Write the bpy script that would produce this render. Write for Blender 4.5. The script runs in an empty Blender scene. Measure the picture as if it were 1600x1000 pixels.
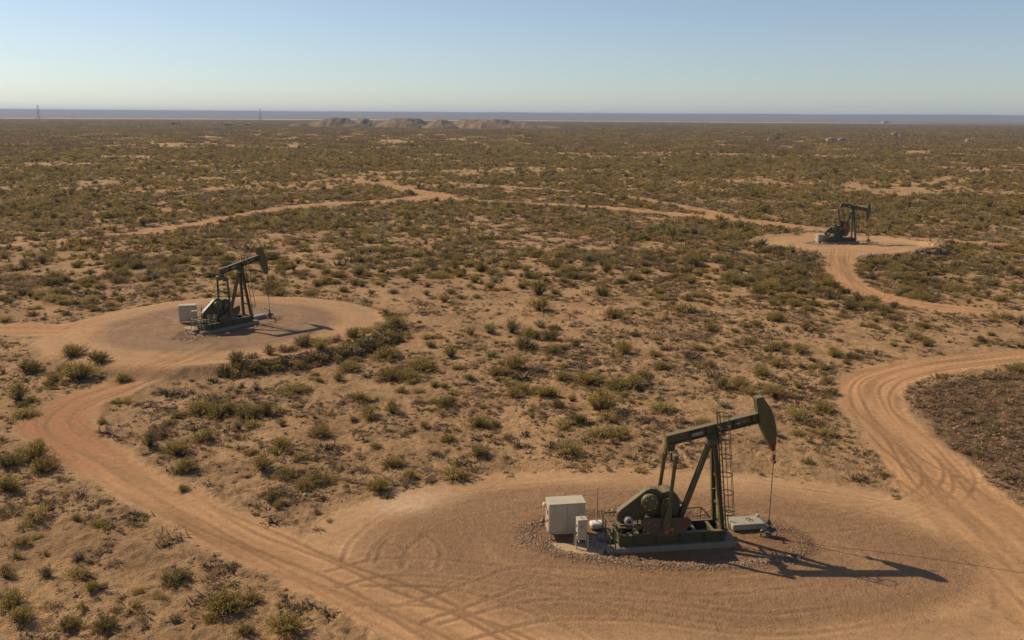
import bpy, bmesh, math, random
import numpy as np
from mathutils import Matrix, Vector
R = math.radians
scene = bpy.context.scene
COL = scene.collection
rng = np.random.default_rng(11)
random.seed(11)

# ------------------------------------------------------------------ camera
F_PX, CAM_H, Y_HOR = 1400.0, 22.0, 181.0
PITCH = math.atan((500 - Y_HOR) / F_PX)
ROLL = R(0.36)
cam_data = bpy.data.cameras.new('camera')
cam_data.sensor_width = 36.0
cam_data.lens = 36.0 * F_PX / 1600.0
cam_data.clip_start = 0.5
cam_data.clip_end = 60000
cam = bpy.data.objects.new('camera', cam_data)
COL.objects.link(cam)
cam.matrix_world = (Matrix.Translation((0, 0, CAM_H)) @ Matrix.Rotation(math.pi / 2 - PITCH, 4, 'X')
                    @ Matrix.Rotation(ROLL, 4, 'Z'))
scene.camera = cam

# ------------------------------------------------------------------ sky, sun, exposure
SUN_EL = R(40)
SUN_DIR = Vector((-0.885, 0.465, 0)).normalized() * math.cos(SUN_EL) + Vector((0, 0, math.sin(SUN_EL)))
world = bpy.data.worlds.new('World')
scene.world = world
world.use_nodes = True
wn = world.node_tree.nodes
sky = wn.new('ShaderNodeTexSky')
sky.sky_type = 'NISHITA'
sky.sun_disc = False
sky.sun_elevation = SUN_EL
sky.sun_rotation = math.atan2(SUN_DIR.x, SUN_DIR.y)
sky.altitude = 600
sky.air_density = 0.9
sky.dust_density = 0.6
sky.ozone_density = 2.6
wn['Background'].inputs['Strength'].default_value = 0.088
hsv = wn.new('ShaderNodeHueSaturation')          # dusty desert air: a paler, greyer blue
hsv.inputs['Saturation'].default_value = 0.88
hsv.inputs['Hue'].default_value = 0.503
world.node_tree.links.new(sky.outputs[0], hsv.inputs['Color'])
world.node_tree.links.new(hsv.outputs[0], wn['Background'].inputs['Color'])
sun_data = bpy.data.lights.new('sun', 'SUN')
sun_data.energy = 4.3
sun_data.angle = R(0.55)
sun_data.color = (1.0, 0.82, 0.58)
sun = bpy.data.objects.new('sun', sun_data)
COL.objects.link(sun)
sun.rotation_euler = SUN_DIR.to_track_quat('Z', 'Y').to_euler()
scene.view_settings.view_transform = 'Standard'
scene.view_settings.look = 'None'
scene.view_settings.exposure = 0.24
scene.view_settings.gamma = 1.0
scene.view_settings.use_curve_mapping = False
scene.cycles.max_bounces = 6
scene.cycles.diffuse_bounces = 3
scene.cycles.volume_bounces = 0
scene.cycles.transparent_max_bounces = 8


# ------------------------------------------------------------------ survey helpers (sight lines of the photograph -> points on the land)
def sight(px, py):
    x, y = px - 800.0, 500.0 - py
    c, s = math.cos(ROLL), math.sin(ROLL)
    cx, cy = (x * c - y * s) / F_PX, (x * s + y * c) / F_PX
    return np.array([cx, math.cos(PITCH) + cy * math.sin(PITCH), -math.sin(PITCH) + cy * math.cos(PITCH)])


def gp(px, py, z=0.0):
    d = sight(px, py)
    t = (z - CAM_H) / d[2]
    return np.array([t * d[0], t * d[1]])


def project(x, y, z):
    v2 = z - CAM_H
    zz = y * math.cos(PITCH) - v2 * math.sin(PITCH)
    yy = y * math.sin(PITCH) + v2 * math.cos(PITCH)
    xr, yr = x / zz * F_PX, yy / zz * F_PX
    c, s = math.cos(ROLL), math.sin(ROLL)
    return 800 + xr * c + yr * s, 500 - (-xr * s + yr * c)


# ------------------------------------------------------------------ numpy noise
_tabs = {}


def vnoise(x, y, seed):
    if seed not in _tabs:
        _tabs[seed] = np.random.default_rng(seed + 900).random((256, 256)).astype(np.float32)
    T = _tabs[seed]
    xi, yi = np.floor(x), np.floor(y)
    fx, fy = (x - xi), (y - yi)
    fx = fx * fx * (3 - 2 * fx)
    fy = fy * fy * (3 - 2 * fy)
    a, b = xi.astype(np.int64) & 255, yi.astype(np.int64) & 255
    a1, b1 = (a + 1) & 255, (b + 1) & 255
    return (T[a, b] * (1 - fx) + T[a1, b] * fx) * (1 - fy) + (T[a, b1] * (1 - fx) + T[a1, b1] * fx) * fy


def fbm(x, y, scale, octv, seed, gain=0.5):
    f, amp, tot, out = 1.0 / scale, 1.0, 0.0, 0.0
    for i in range(octv):
        c, s = math.cos(0.6 + i), math.sin(0.6 + i)
        out = out + amp * (vnoise((x * c - y * s) * f + 17.3 * i, (x * s + y * c) * f + 5.1 * i, seed + i) - 0.5)
        tot += amp
        f *= 2.03
        amp *= gain
    return out / tot * 2


def sstep(a, b, x):
    t = np.clip((x - a) / (b - a), 0, 1)
    return t * t * (3 - 2 * t)


# ------------------------------------------------------------------ plan of the land
MID_Z, FAR_Z = 0.65, 0.5


def smooth_line(pts, n=10):
    P = np.array(pts, float)
    P = np.vstack([2 * P[0] - P[1], P, 2 * P[-1] - P[-2]])
    out = []
    for i in range(1, len(P) - 2):
        p0, p1, p2, p3 = P[i - 1:i + 3]
        for t in np.linspace(0, 1, n, endpoint=False):
            out.append(0.5 * ((2 * p1) + (-p0 + p2) * t + (2 * p0 - 5 * p1 + 4 * p2 - p3) * t * t
                              + (-p0 + 3 * p1 - 3 * p2 + p3) * t ** 3))
    out.append(P[-2])
    return np.array(out)


def road(pix, widths):
    w = np.array([gp(a, b) for a, b in pix])
    return smooth_line(np.column_stack([w, widths]))


ROADS = {
    'left': road([(900, 1120), (700, 985), (560, 918), (440, 866), (330, 815), (235, 765), (150, 714), (84, 668), (112, 632),
                  (190, 603), (260, 577), (330, 548)], [6, 5.0, 4.2, 3.9, 3.8, 3.8, 4.0, 5.2, 4.4, 4.0, 4.8, 7.5]),
    'right': road([(1680, 960), (1570, 850), (1480, 765), (1415, 690), (1362, 636), (1365, 597), (1440, 575), (1540, 562), (1700, 545)],
                  [8, 7.2, 6.2, 5.2, 5.0, 5.4, 4.6, 4.2, 4.2]),
    'far': road([(1312, 395), (1311, 412), (1318, 434), (1348, 456), (1420, 474), (1520, 486), (1700, 500)],
                [6, 4.6, 4.4, 4.4, 4.2, 4.2, 4.2]),
    'westspur': road([(-150, 512), (0, 514), (110, 516), (220, 515)], [4.5, 4.5, 6, 8]),
    'track': road([(1750, 398), (1600, 385), (1480, 377), (1330, 366), (1200, 350), (1060, 335), (900, 322), (760, 314), (665, 309)],
                  [5, 5, 5, 6, 8, 7, 6, 6, 12]),
    'track2': road([(665, 309), (600, 315), (500, 319), (410, 332), (330, 346), (230, 362), (120, 374), (-80, 390)],
                   [12, 8, 7, 7, 5, 4, 3.5, 3.5]),
    'track3': road([(690, 306), (640, 297), (590, 287), (520, 280)], [10, 7, 6, 4]),
    'track4': road([(600, 276), (760, 290), (900, 300), (1040, 318), (1130, 338)], [4, 5, 5, 5, 5]),
    'track5': road([(1020, 272), (1180, 284), (1330, 290), (1500, 286), (1700, 290)], [3.5, 3.5, 4, 4, 4]),
}


def road_ruts(line, offs):
    c = line[:, :2]
    t = np.gradient(c, axis=0)
    t /= np.linalg.norm(t, axis=1)[:, None] + 1e-9
    nrm = np.column_stack([-t[:, 1], t[:, 0]])
    k = np.arange(len(c))
    return [np.column_stack([c + nrm * (o * line[:, 2] / 4.4 + .12 * np.sin(k * .37 + 5 * o))[:, None], np.full(len(c), .02)]) for o in offs]


class Ell:
    def __init__(s, l, r, t, b, z):
        l, r, t, b = [gp(*p, z) for p in (l, r, t, b)]
        s.c = (l + r) / 2
        v = r - l
        s.a = np.linalg.norm(v) / 2
        s.ang = math.atan2(v[1], v[0])
        n = np.array([-math.sin(s.ang), math.cos(s.ang)])
        bt, bb = (t - s.c) @ n, (b - s.c) @ n
        s.c = s.c + n * (bt + bb) / 2
        s.b = (bt - bb) / 2

    def d(s, x, y):
        dx, dy = x - s.c[0], y - s.c[1]
        c, n = math.cos(s.ang), math.sin(s.ang)
        u, v = (dx * c + dy * n), (-dx * n + dy * c)
        k = np.sqrt((u / s.a) ** 2 + (v / s.b) ** 2) + 1e-6
        g = np.sqrt((u / s.a ** 2) ** 2 + (v / s.b ** 2) ** 2) / k + 1e-6
        return (k - 1) / g, np.arctan2(v / s.b, u / s.a)


PAD1 = Ell((562, 862), (1562, 893), (1000, 757), (1050, 1000), 0)
PAD1O = Ell((470, 850), (1660, 880), (1000, 735), (1050, 1060), 0)
PAD2 = Ell((148, 514), (532, 506), (390, 471), (300, 551), MID_Z)
PAD2O = Ell((70, 518), (600, 512), (390, 463), (300, 572), MID_Z)
PAD3 = Ell((1185, 381), (1462, 386), (1320, 367), (1320, 400), FAR_Z)


def seg_dist(x, y, line, reach=14.0):
    """distance to a centre line, minus half its width; also arc length and signed offset"""
    best = np.full(x.shape, 1e3, np.float64)
    lat = np.zeros(x.shape)
    arc = np.zeros(x.shape)
    s0 = 0.0
    for i in range(len(line) - 1):
        a, b = line[i], line[i + 1]
        ab = b[:2] - a[:2]
        L = np.linalg.norm(ab)
        m = ((x > min(a[0], b[0]) - reach) & (x < max(a[0], b[0]) + reach)
             & (y > min(a[1], b[1]) - reach) & (y < max(a[1], b[1]) + reach))
        idx = np.nonzero(m)
        if len(idx[0]):
            px, py = x[idx] - a[0], y[idx] - a[1]
            t = np.clip((px * ab[0] + py * ab[1]) / (L * L + 1e-9), 0, 1)
            dx, dy = px - t * ab[0], py - t * ab[1]
            d = np.sqrt(dx * dx + dy * dy)
            q = d - (a[2] + (b[2] - a[2]) * t) / 2
            better = q < best[idx]
            sel = tuple(k[better] for k in idx)
            best[sel] = q[better]
            lat[sel] = (d * np.sign(ab[0] * py - ab[1] * px))[better]
            arc[sel] = (s0 + t * L)[better]
        s0 += L
    return best, lat, arc


DRY = smooth_line([(*gp(*p), 0) for p in [(1424, 622), (1480, 598), (1610, 578), (1750, 575), (1800, 700), (1720, 775), (1600, 768),
                                          (1520, 722), (1450, 670), (1424, 622)]], 6)[:, :2]


def in_poly(x, y, P):
    ins = np.zeros(x.shape, bool)
    for i in range(len(P)):
        (x1, y1), (x2, y2) = P[i], P[(i + 1) % len(P)]
        c = ((y1 > y) != (y2 > y)) & (x < (x2 - x1) * (y - y1) / (y2 - y1 + 1e-12) + x1)
        ins ^= c
    return ins


def poly_sd(x, y, P):
    closed = np.column_stack([np.vstack([P, P[:1]]), np.zeros(len(P) + 1)])
    d, _, _ = seg_dist(x, y, closed, 8.0)
    d = np.minimum(d, 8.0)
    return np.where(in_poly(x, y, P), -d, d)




def wheel_pair(pix, gauge=1.75, z=0.0):
    c = smooth_line([gp(a, b, z) for a, b in pix], 7)
    t = np.gradient(c, axis=0)
    t /= np.linalg.norm(t, axis=1)[:, None] + 1e-9
    nrm = np.column_stack([-t[:, 1], t[:, 0]])
    return [np.column_stack([c + nrm * o, np.full(len(c), .02)]) for o in (-gauge / 2, gauge / 2)]


WHEELS = []
for pix in [[(560, 878), (580, 842), (640, 800), (740, 776), (860, 764)], [(600, 880), (622, 845), (690, 806), (800, 784)],
            [(655, 888), (662, 862), (640, 842), (606, 838)], [(520, 905), (610, 885), (760, 895), (930, 925), (1130, 960)],
            [(1490, 720), (1500, 750), (1470, 785), (1400, 800), (1300, 800), (1180, 790)], [(1460, 730), (1465, 762), (1420, 790), (1330, 815), (1250, 822)],
            [(1420, 740), (1440, 770), (1520, 800), (1600, 840)], [(1250, 790), (1370, 815), (1480, 850), (1570, 900), (1590, 960)],
            [(700, 990), (840, 955), (1010, 955), (1200, 975), (1380, 955), (1540, 925)], [(560, 930), (700, 935), (850, 985), (930, 1040)],
            [(880, 762), (1010, 752), (1160, 762), (1290, 778), (1430, 800)], [(640, 960), (760, 920), (820, 900), (960, 905), (1100, 915), (1260, 900)],
            [(1385, 700), (1420, 745), (1490, 790), (1560, 830), (1640, 890)], [(1345, 640), (1400, 700), (1450, 735), (1520, 760)]]:
    WHEELS += wheel_pair(pix)
WHEELS += road_ruts(ROADS['left'], (-1.5, -.95, .4, .95, 1.6)) + road_ruts(ROADS['right'], (-1.4, -.8, .5, 1.1)) + road_ruts(ROADS['far'], (-1.1, -.6, .7, 1.2))
for pix in [[(180, 520), (205, 500), (260, 488), (330, 482)], [(210, 540), (222, 515), (262, 498), (310, 490)], [(250, 548), (235, 528), (200, 510)],
            [(150, 530), (230, 555), (330, 560), (440, 545), (540, 520)], [(260, 560), (300, 556), (380, 548), (470, 528)]]:
    WHEELS += wheel_pair(pix, 1.75, MID_Z)


def jack_frame(well, ang):
    U = np.array([math.cos(ang), math.sin(ang)])
    return well - U * 3.55


W1 = gp(1203, 838)
A1 = R(8.1)
J1 = jack_frame(W1, A1)
W2 = gp(423, 497, MID_Z)
A2 = R(54)
J2 = jack_frame(W2, A2)
W3 = gp(1357, 379, FAR_Z)
A3 = R(9)
J3 = jack_frame(W3, A3)
RING1 = Ell((822, 838), (1262, 850), (1040, 800), (1040, 884), 0)


def land(x, y, full=False):
    """height of the land and, with full, its masks and colour"""
    dist = np.hypot(x, y)
    near = np.clip(1 - dist / 260, 0, 1)
    e = fbm(x, y, 2.2, 3, 41)
    rd = np.full(x.shape, 1e3)
    lat = np.zeros(x.shape)
    arc = np.zeros(x.shape)
    rid = np.full(x.shape, -1)
    for k, ln in enumerate(ROADS.values()):
        d, la, ar = seg_dist(x, y, ln)
        b = d < rd
        rd = np.where(b, d, rd)
        lat = np.where(b, la, lat)
        arc = np.where(b, ar, arc)
        rid = np.where(b, k, rid)
    rdn = rd + e * 0.7 + fbm(x, y, 9, 2, 47) * 4.2 * sstep(140, 220, dist)
    p1, t1 = PAD1.d(x, y)
    p1o, _ = PAD1O.d(x, y)
    p2, t2 = PAD2.d(x, y)
    p2o, t2o = PAD2O.d(x, y)
    p3, t3 = PAD3.d(x, y)
    padd = np.minimum(np.minimum(p1o, p2o), p3)
    flat = np.maximum(1 - sstep(-0.6, 0.9, rdn), 1 - sstep(-0.5, 1.0, padd + e * 0.5))
    # relief
    h = fbm(x, y, 28, 2, 3) * 0.22 * (0.25 + 0.75 * (1 - flat)) * sstep(0, 1, np.clip((dist - 10) / 40, 0, 1))
    h = h * (1 - 0.8 * (1 - sstep(0, 10, np.minimum(p1o, p2o))))
    hum = fbm(x, y, 1.5, 3, 11, 0.6)
    fine = fbm(x, y, 0.5, 2, 21)
    h = h + (1 - flat) * near * (np.maximum(hum, -0.2) * 0.20 + fine * 0.17)
    h = h + fbm(x, y, 240, 2, 31) * 1.3 * sstep(250, 900, dist)
    # raised pads
    lift2 = MID_Z * sstep(-52, -34, x + 0 * y)
    out2 = p2o + e * 0.5
    h = h + lift2 * (1 - sstep(-0.3, 2.6, out2)) + 0.3 * np.exp(-((out2 - 0.2) / 0.6) ** 2) * sstep(-33, -22, x) * np.where(np.sin(t2o) < 0.35, 1, 0.15)
    out3 = p3 + e * 0.7
    h = h + FAR_Z * (1 - sstep(-0.3, 3.5, out3)) * (1 - 0.0) + (0.40 + 0.75 * sstep(-1.25, -.9, t3) * (1 - sstep(.1, .3, t3))) * np.exp(-((out3 - 0.6) / 1.0) ** 2) * sstep(.6, 2.0, rd)
    # windrows along the road edges
    h = h + 0.10 * np.exp(-((rdn - 0.35) / 0.35) ** 2) * near * (0.4 + 0.6 * (e > 0)) * (padd > 0.5)
    ru = fbm(lat * 1.0 + .25 * np.sin(arc * .21), arc * 0.07, 0.6, 3, 61, 0.6)
    ru2 = fbm(p1 * 1.0 + 0.6 * np.sin(t1 * 3), t1 * 1.6, 1.3, 3, 71, 0.5)
    ru3 = fbm(p2, t2 * 2.4, 0.8, 3, 81, 0.6)
    inroad = 1 - sstep(-0.7, 0.5, rdn)
    inp1 = 1 - sstep(-1.7, 1.0, p1 + e * 0.6 + fbm(x, y, 7, 2, 67) * 1.1)
    inp2 = 1 - sstep(-1.6, 1.0, p2 + e * 0.5 + fbm(x, y, 6, 2, 67) * .8)
    inp1o = 1 - sstep(-1.5, 1.5, p1o + e * 1.2)
    inp2o = 1 - sstep(-0.8, 1.2, p2o + e * 0.8)
    inp3 = 1 - sstep(-1.0, 1.0, p3 + e * 0.6)
    streak = ru * inroad * (1 - 0.7 * inp1) + ru2 * np.maximum(inp1, inp1o) * .8 * (1 - 0.6 * inroad * (1 - inp1)) + ru3 * np.maximum(inp2, inp2o * .6)
    wl = np.full(x.shape, 9.0)
    for w in WHEELS:
        wl = np.minimum(wl, seg_dist(x, y, w, .8)[0])
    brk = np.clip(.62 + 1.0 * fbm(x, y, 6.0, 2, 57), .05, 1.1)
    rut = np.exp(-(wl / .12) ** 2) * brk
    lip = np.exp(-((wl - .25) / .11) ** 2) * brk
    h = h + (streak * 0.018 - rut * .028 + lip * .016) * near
    r1, rt1 = RING1.d(x, y)
    ring = np.exp(-((r1 + e * 0.18) / 0.42) ** 2)
    h = h + ring * 0.10 * (0.75 + 0.5 * fine)
    if not full:
        return h
    # ---------------- colours (base colours; the far brush has shade mixed in)
    V = lambda *c: np.array(c, np.float64)
    big = fbm(x, y, 17, 3, 101)
    mid = fbm(x, y, 4.0, 3, 111)
    huge = fbm(x, y, 120, 3, 121)
    col = V(.465, .295, .162)[None] + big[:, None] * V(.06, .030, .012) + mid[:, None] * V(.055, .038, .024)
    pale = sstep(.12, .6, fbm(x, y, 8, 3, 131)) * (1 - flat)
    col = col * (1 - pale[:, None] * .5) + V(.50, .33, .185) * pale[:, None] * .5
    crust = sstep(-.05, .5, hum) * (1 - flat)
    col = col * (1 - 0.12 * crust[:, None])
    litter = sstep(.0, .5, fbm(x, y, 2.6, 4, 141, .6) + .15) * (1 - flat)
    col = col * (1 - litter[:, None] * .42) + V(.21, .13, .068) * litter[:, None] * .42
    scrubby = sstep(120, 260, dist) * (1 - flat) * np.clip(.55 + .8 * huge, 0, 1)
    col = col * (1 - scrubby[:, None] * .35) + V(.25, .17, .09) * scrubby[:, None] * .35
    farm = sstep(600, 1800, dist)
    fn = fbm(x, y * .35, 60, 4, 151, .65)
    brush = V(.13, .098, .064)[None] * (1 + fn[:, None] * .55)  # far brush colour, darkened to include the shade of its bushes
    col = col * (1 - farm[:, None]) + brush * farm[:, None]
    # roads
    rc = V(.352, .205, .109)[None] * (1 + streak[:, None] * .42) + big[:, None] * V(.03, .012, .004)
    red = sstep(17, 2, np.hypot(x - gp(60, 672)[0], (y - gp(60, 672)[1])))
    rc = rc * (1 - .30 * red[:, None] * V(.6, 1, 1.0) * (.7 + streak[:, None]))
    k = inroad[:, None]
    col = col * (1 - k) + rc * k
    shoulder = (np.exp(-((rdn - .4) / .5) ** 2) * (1 - inroad) * (padd > 0))[:, None]
    col = col * (1 - .15 * shoulder)
    so = V(.345, .216, .121)[None] * (1 + streak[:, None] * .20 + mid[:, None] * .08)
    for m in (inp1o, inp2o):
        k = m[:, None] * (1 - inroad[:, None] * .6)
        col = col * (1 - k) + so * k
    k = inp3[:, None] * .8
    col = col * (1 - k) + V(.36, .228, .128) * (1 + .35 * fbm(p3 * 1.2, t3 * 3, 1.2, 3, 83)[:, None]) * k
    gc = V(.272, .164, .095)[None] * (1 + streak[:, None] * .13 + mid[:, None] * .06)
    k = inp1[:, None] * .92 * (1 - .6 * (sstep(.25, .75, ru2 + big * .5))[:, None] * .6)
    col = col * (1 - k) + gc * k
    gc2 = V(.215, .14, .092)[None] * (1 + streak[:, None] * .22 + mid[:, None] * .05)
    k = inp2[:, None] * .9
    col = col * (1 - k) + gc2 * k
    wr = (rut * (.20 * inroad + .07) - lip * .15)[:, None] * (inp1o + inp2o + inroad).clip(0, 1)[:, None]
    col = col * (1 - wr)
    # bleached caliche patches by the nearest pad
    for (px, py, rx, ry) in [(690, 772, 4.5, 1.1), (1010, 748, 5, .5), (640, 790, 3, 1.2), (1165, 985, 1.2, .4)]:
        q = gp(px, py)
        b = np.exp(-(((x - q[0]) / rx) ** 2 + ((y - q[1]) / ry) ** 2)) * np.clip(.6 + 1.2 * mid, 0, 1)
        col = col * (1 - b[:, None] * .7) + V(.50, .37, .25) * b[:, None] * .7
    # wet oil-stained soil inside the rock ring
    oil = (1 - sstep(-.7, .1, r1)) * .35 + np.exp(-(((x - W1[0] - .3) / 1.0) ** 2 + ((y - W1[1] + .3) / .6) ** 2)) * .5
    col = col * (1 - np.clip(oil, 0, .7)[:, None]) + V(.15, .085, .05) * np.clip(oil, 0, .7)[:, None]
    col = col * (1 - .3 * ring[:, None])
    # dried-out flat on the right
    dsd = poly_sd(x, y, DRY)
    dry = (1 - sstep(-.8, .8, dsd + e * 1.0))
    dc = V(.165, .10, .06)[None] * (1 + mid[:, None] * .5 + hum[:, None] * .35)
    col = col * (1 - dry[:, None] * .85) + dc * dry[:, None] * .85
    # banks of the raised pads
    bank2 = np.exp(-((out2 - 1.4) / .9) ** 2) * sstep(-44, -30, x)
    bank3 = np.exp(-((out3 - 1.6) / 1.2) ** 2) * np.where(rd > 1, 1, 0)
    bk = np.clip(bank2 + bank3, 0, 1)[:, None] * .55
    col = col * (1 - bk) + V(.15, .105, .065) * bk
    # pale dry lake bed before the far ridge
    salt = sstep(3600, 3750, dist + fn * 260) * (1 - sstep(4500, 5000, dist + fn * 500)) * sstep(-.35, .15, fbm(x, y * .3, 1500, 2, 161) + .3 - x / 2600)
    col = col * (1 - salt[:, None] * .8) + V(.42, .31, .25) * salt[:, None] * .8
    rough = np.clip((1 - flat) + inp1 * .5 + ring, 0, 1)
    kind = np.zeros(x.shape, int)
    kind[salt > .5] = 6
    kind[inroad > .5] = 10
    kind[inp1o > .5] = 1
    kind[inp2o > .5] = 2
    kind[inp3 > .5] = 3
    kind[(inroad > .5) & (inp1 < .5) & (inp1o > .5)] = 10
    return h, np.clip(col * V(1.035, 1.005, .92), .02, .8), rough, kind, rid


def land_z(x, y):
    return float(land(np.array([float(x)]), np.array([float(y)]))[0])


# ------------------------------------------------------------------ node helpers
def new_mat(name):
    m = bpy.data.materials.new(name)
    m.use_nodes = True
    nt = m.node_tree
    b = nt.nodes['Principled BSDF']
    return m, nt, b


def nd(nt, kind, **inp):
    n = nt.nodes.new(kind)
    for k, v in inp.items():
        n.inputs[k.replace('_', ' ')].default_value = v
    return n


def ramp(nt, fac, stops):
    r = nt.nodes.new('ShaderNodeValToRGB')
    while len(r.color_ramp.elements) < len(stops):
        r.color_ramp.elements.new(.5)
    for e, (p, c) in zip(r.color_ramp.elements, stops):
        e.position = p
        e.color = (*c, 1) if len(c) == 3 else c
    nt.links.new(fac, r.inputs[0])
    return r.outputs[0]


def mixc(nt, a, b, fac, mode='MIX'):
    m = nt.nodes.new('ShaderNodeMix')
    m.data_type = 'RGBA'
    m.blend_type = mode
    for val, sock in ((fac, m.inputs[0]), (a, m.inputs[6]), (b, m.inputs[7])):
        if hasattr(val, 'is_linked'):
            nt.links.new(val, sock)
        elif isinstance(val, (int, float)):
            sock.default_value = val
        else:
            sock.default_value = (*val, 1)
    return m.outputs[2]


def soil_material():
    m, nt, b = new_mat('desert_soil')
    L = nt.links.new
    at = nt.nodes.new('ShaderNodeAttribute')
    at.attribute_name = 'albedo'
    ro = nt.nodes.new('ShaderNodeAttribute')
    ro.attribute_name = 'rough'
    tc = nt.nodes.new('ShaderNodeNewGeometry')
    n1 = nd(nt, 'ShaderNodeTexNoise', Scale=2.2, Detail=6.0, Roughness=.68)
    n2 = nd(nt, 'ShaderNodeTexNoise', Scale=9.0, Detail=4.0, Roughness=.7)
    vo = nd(nt, 'ShaderNodeTexVoronoi', Scale=5.5)
    for n in (n1, n2, vo):
        L(tc.outputs['Position'], n.inputs['Vector'])
    g1 = ramp(nt, n1.outputs['Fac'], [(.3, (.72, .72, .72)), (.5, (1, 1, 1)), (.72, (1.22, 1.2, 1.17))])
    g2 = ramp(nt, n2.outputs['Fac'], [(.3, (.78, .77, .76)), (.5, (1, 1, 1)), (.7, (1.16, 1.15, 1.13))])
    c = mixc(nt, at.outputs['Color'], g1, .8, 'MULTIPLY')
    c = mixc(nt, c, g2, .9, 'MULTIPLY')
    # scattered dark crumbs of crust and litter
    sp = ramp(nt, vo.outputs['Distance'], [(.10, (.55, .5, .46)), (.24, (1, 1, 1))])
    n3 = nd(nt, 'ShaderNodeTexNoise', Scale=.8, Detail=3.0)
    L(tc.outputs['Position'], n3.inputs['Vector'])
    pm = ramp(nt, n3.outputs['Fac'], [(.42, (0, 0, 0)), (.62, (1, 1, 1))])
    mu = nt.nodes.new('ShaderNodeMath')
    mu.operation = 'MULTIPLY'
    L(pm, mu.inputs[0])
    L(ro.outputs['Fac'], mu.inputs[1])
    c = mixc(nt, c, mixc(nt, c, sp, 1.0, 'MULTIPLY'), mu.outputs[0])
    L(c, b.inputs['Base Color'])
    b.inputs['Roughness'].default_value = .95
    b.inputs['Specular IOR Level'].default_value = .12
    ad = nt.nodes.new('ShaderNodeMath')
    ad.operation = 'MULTIPLY_ADD'
    L(n1.outputs['Fac'], ad.inputs[0])
    ad.inputs[1].default_value = 1.6
    L(n2.outputs['Fac'], ad.inputs[2])
    ad2 = nt.nodes.new('ShaderNodeMath')
    ad2.operation = 'MULTIPLY_ADD'
    L(ro.outputs['Fac'], ad2.inputs[0])
    ad2.inputs[1].default_value = .75
    ad2.inputs[2].default_value = .25
    bp = nd(nt, 'ShaderNodeBump', Distance=.22)
    L(ad.outputs[0], bp.inputs['Height'])
    L(ad2.outputs[0], bp.inputs['Strength'])
    L(bp.outputs[0], b.inputs['Normal'])
    return m


SOIL = soil_material()


def paint(name, col, rough=.5, wear=.25, wearcol=None, scale=3.0, metal=0.0, bump=.0, dust_lit=0.0):
    m, nt, b = new_mat(name)
    L = nt.links.new
    tc = nt.nodes.new('ShaderNodeTexCoord')
    n = nd(nt, 'ShaderNodeTexNoise', Scale=scale, Detail=6.0, Roughness=.65)
    mp = nt.nodes.new('ShaderNodeMapping')
    mp.inputs['Scale'].default_value = (1, 1, .45)
    L(tc.outputs['Object'], mp.inputs['Vector'])
    L(mp.outputs[0], n.inputs['Vector'])
    wc = wearcol or tuple(c * .55 for c in col)
    f = ramp(nt, n.outputs['Fac'], [(.42, (0, 0, 0)), (.68, (1, 1, 1))])
    mu = nt.nodes.new('ShaderNodeMath')
    mu.operation = 'MULTIPLY'
    L(f, mu.inputs[0])
    mu.inputs[1].default_value = wear
    cc = mixc(nt, col, wc, mu.outputs[0])
    if dust_lit:
        ge = nt.nodes.new('ShaderNodeNewGeometry')
        sp = nt.nodes.new('ShaderNodeSeparateXYZ')
        L(ge.outputs['Normal'], sp.inputs[0])
        up = ramp(nt, sp.outputs['Z'], [(.35, (0, 0, 0)), (.9, (dust_lit, dust_lit, dust_lit))])
        cc = mixc(nt, cc, (.27, .20, .10), up)  # up-facing paint lightened: settled dust plus sunlit tops put into the colour
        n5 = nd(nt, 'ShaderNodeTexNoise', Scale=14.0, Detail=5.0, Roughness=.7)
        L(mp.outputs[0], n5.inputs['Vector'])
        rs = ramp(nt, n5.outputs['Fac'], [(.60, (0, 0, 0)), (.70, (.7, .7, .7))])
        cc = mixc(nt, cc, (.13, .065, .032), rs)
    L(cc, b.inputs['Base Color'])
    b.inputs['Roughness'].default_value = rough
    b.inputs['Metallic'].default_value = metal
    b.inputs['Specular IOR Level'].default_value = .35
    if bump:
        bp = nd(nt, 'ShaderNodeBump', Distance=.02, Strength=bump)
        L(n.outputs['Fac'], bp.inputs['Height'])
        L(bp.outputs[0], b.inputs['Normal'])
    return m


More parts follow.
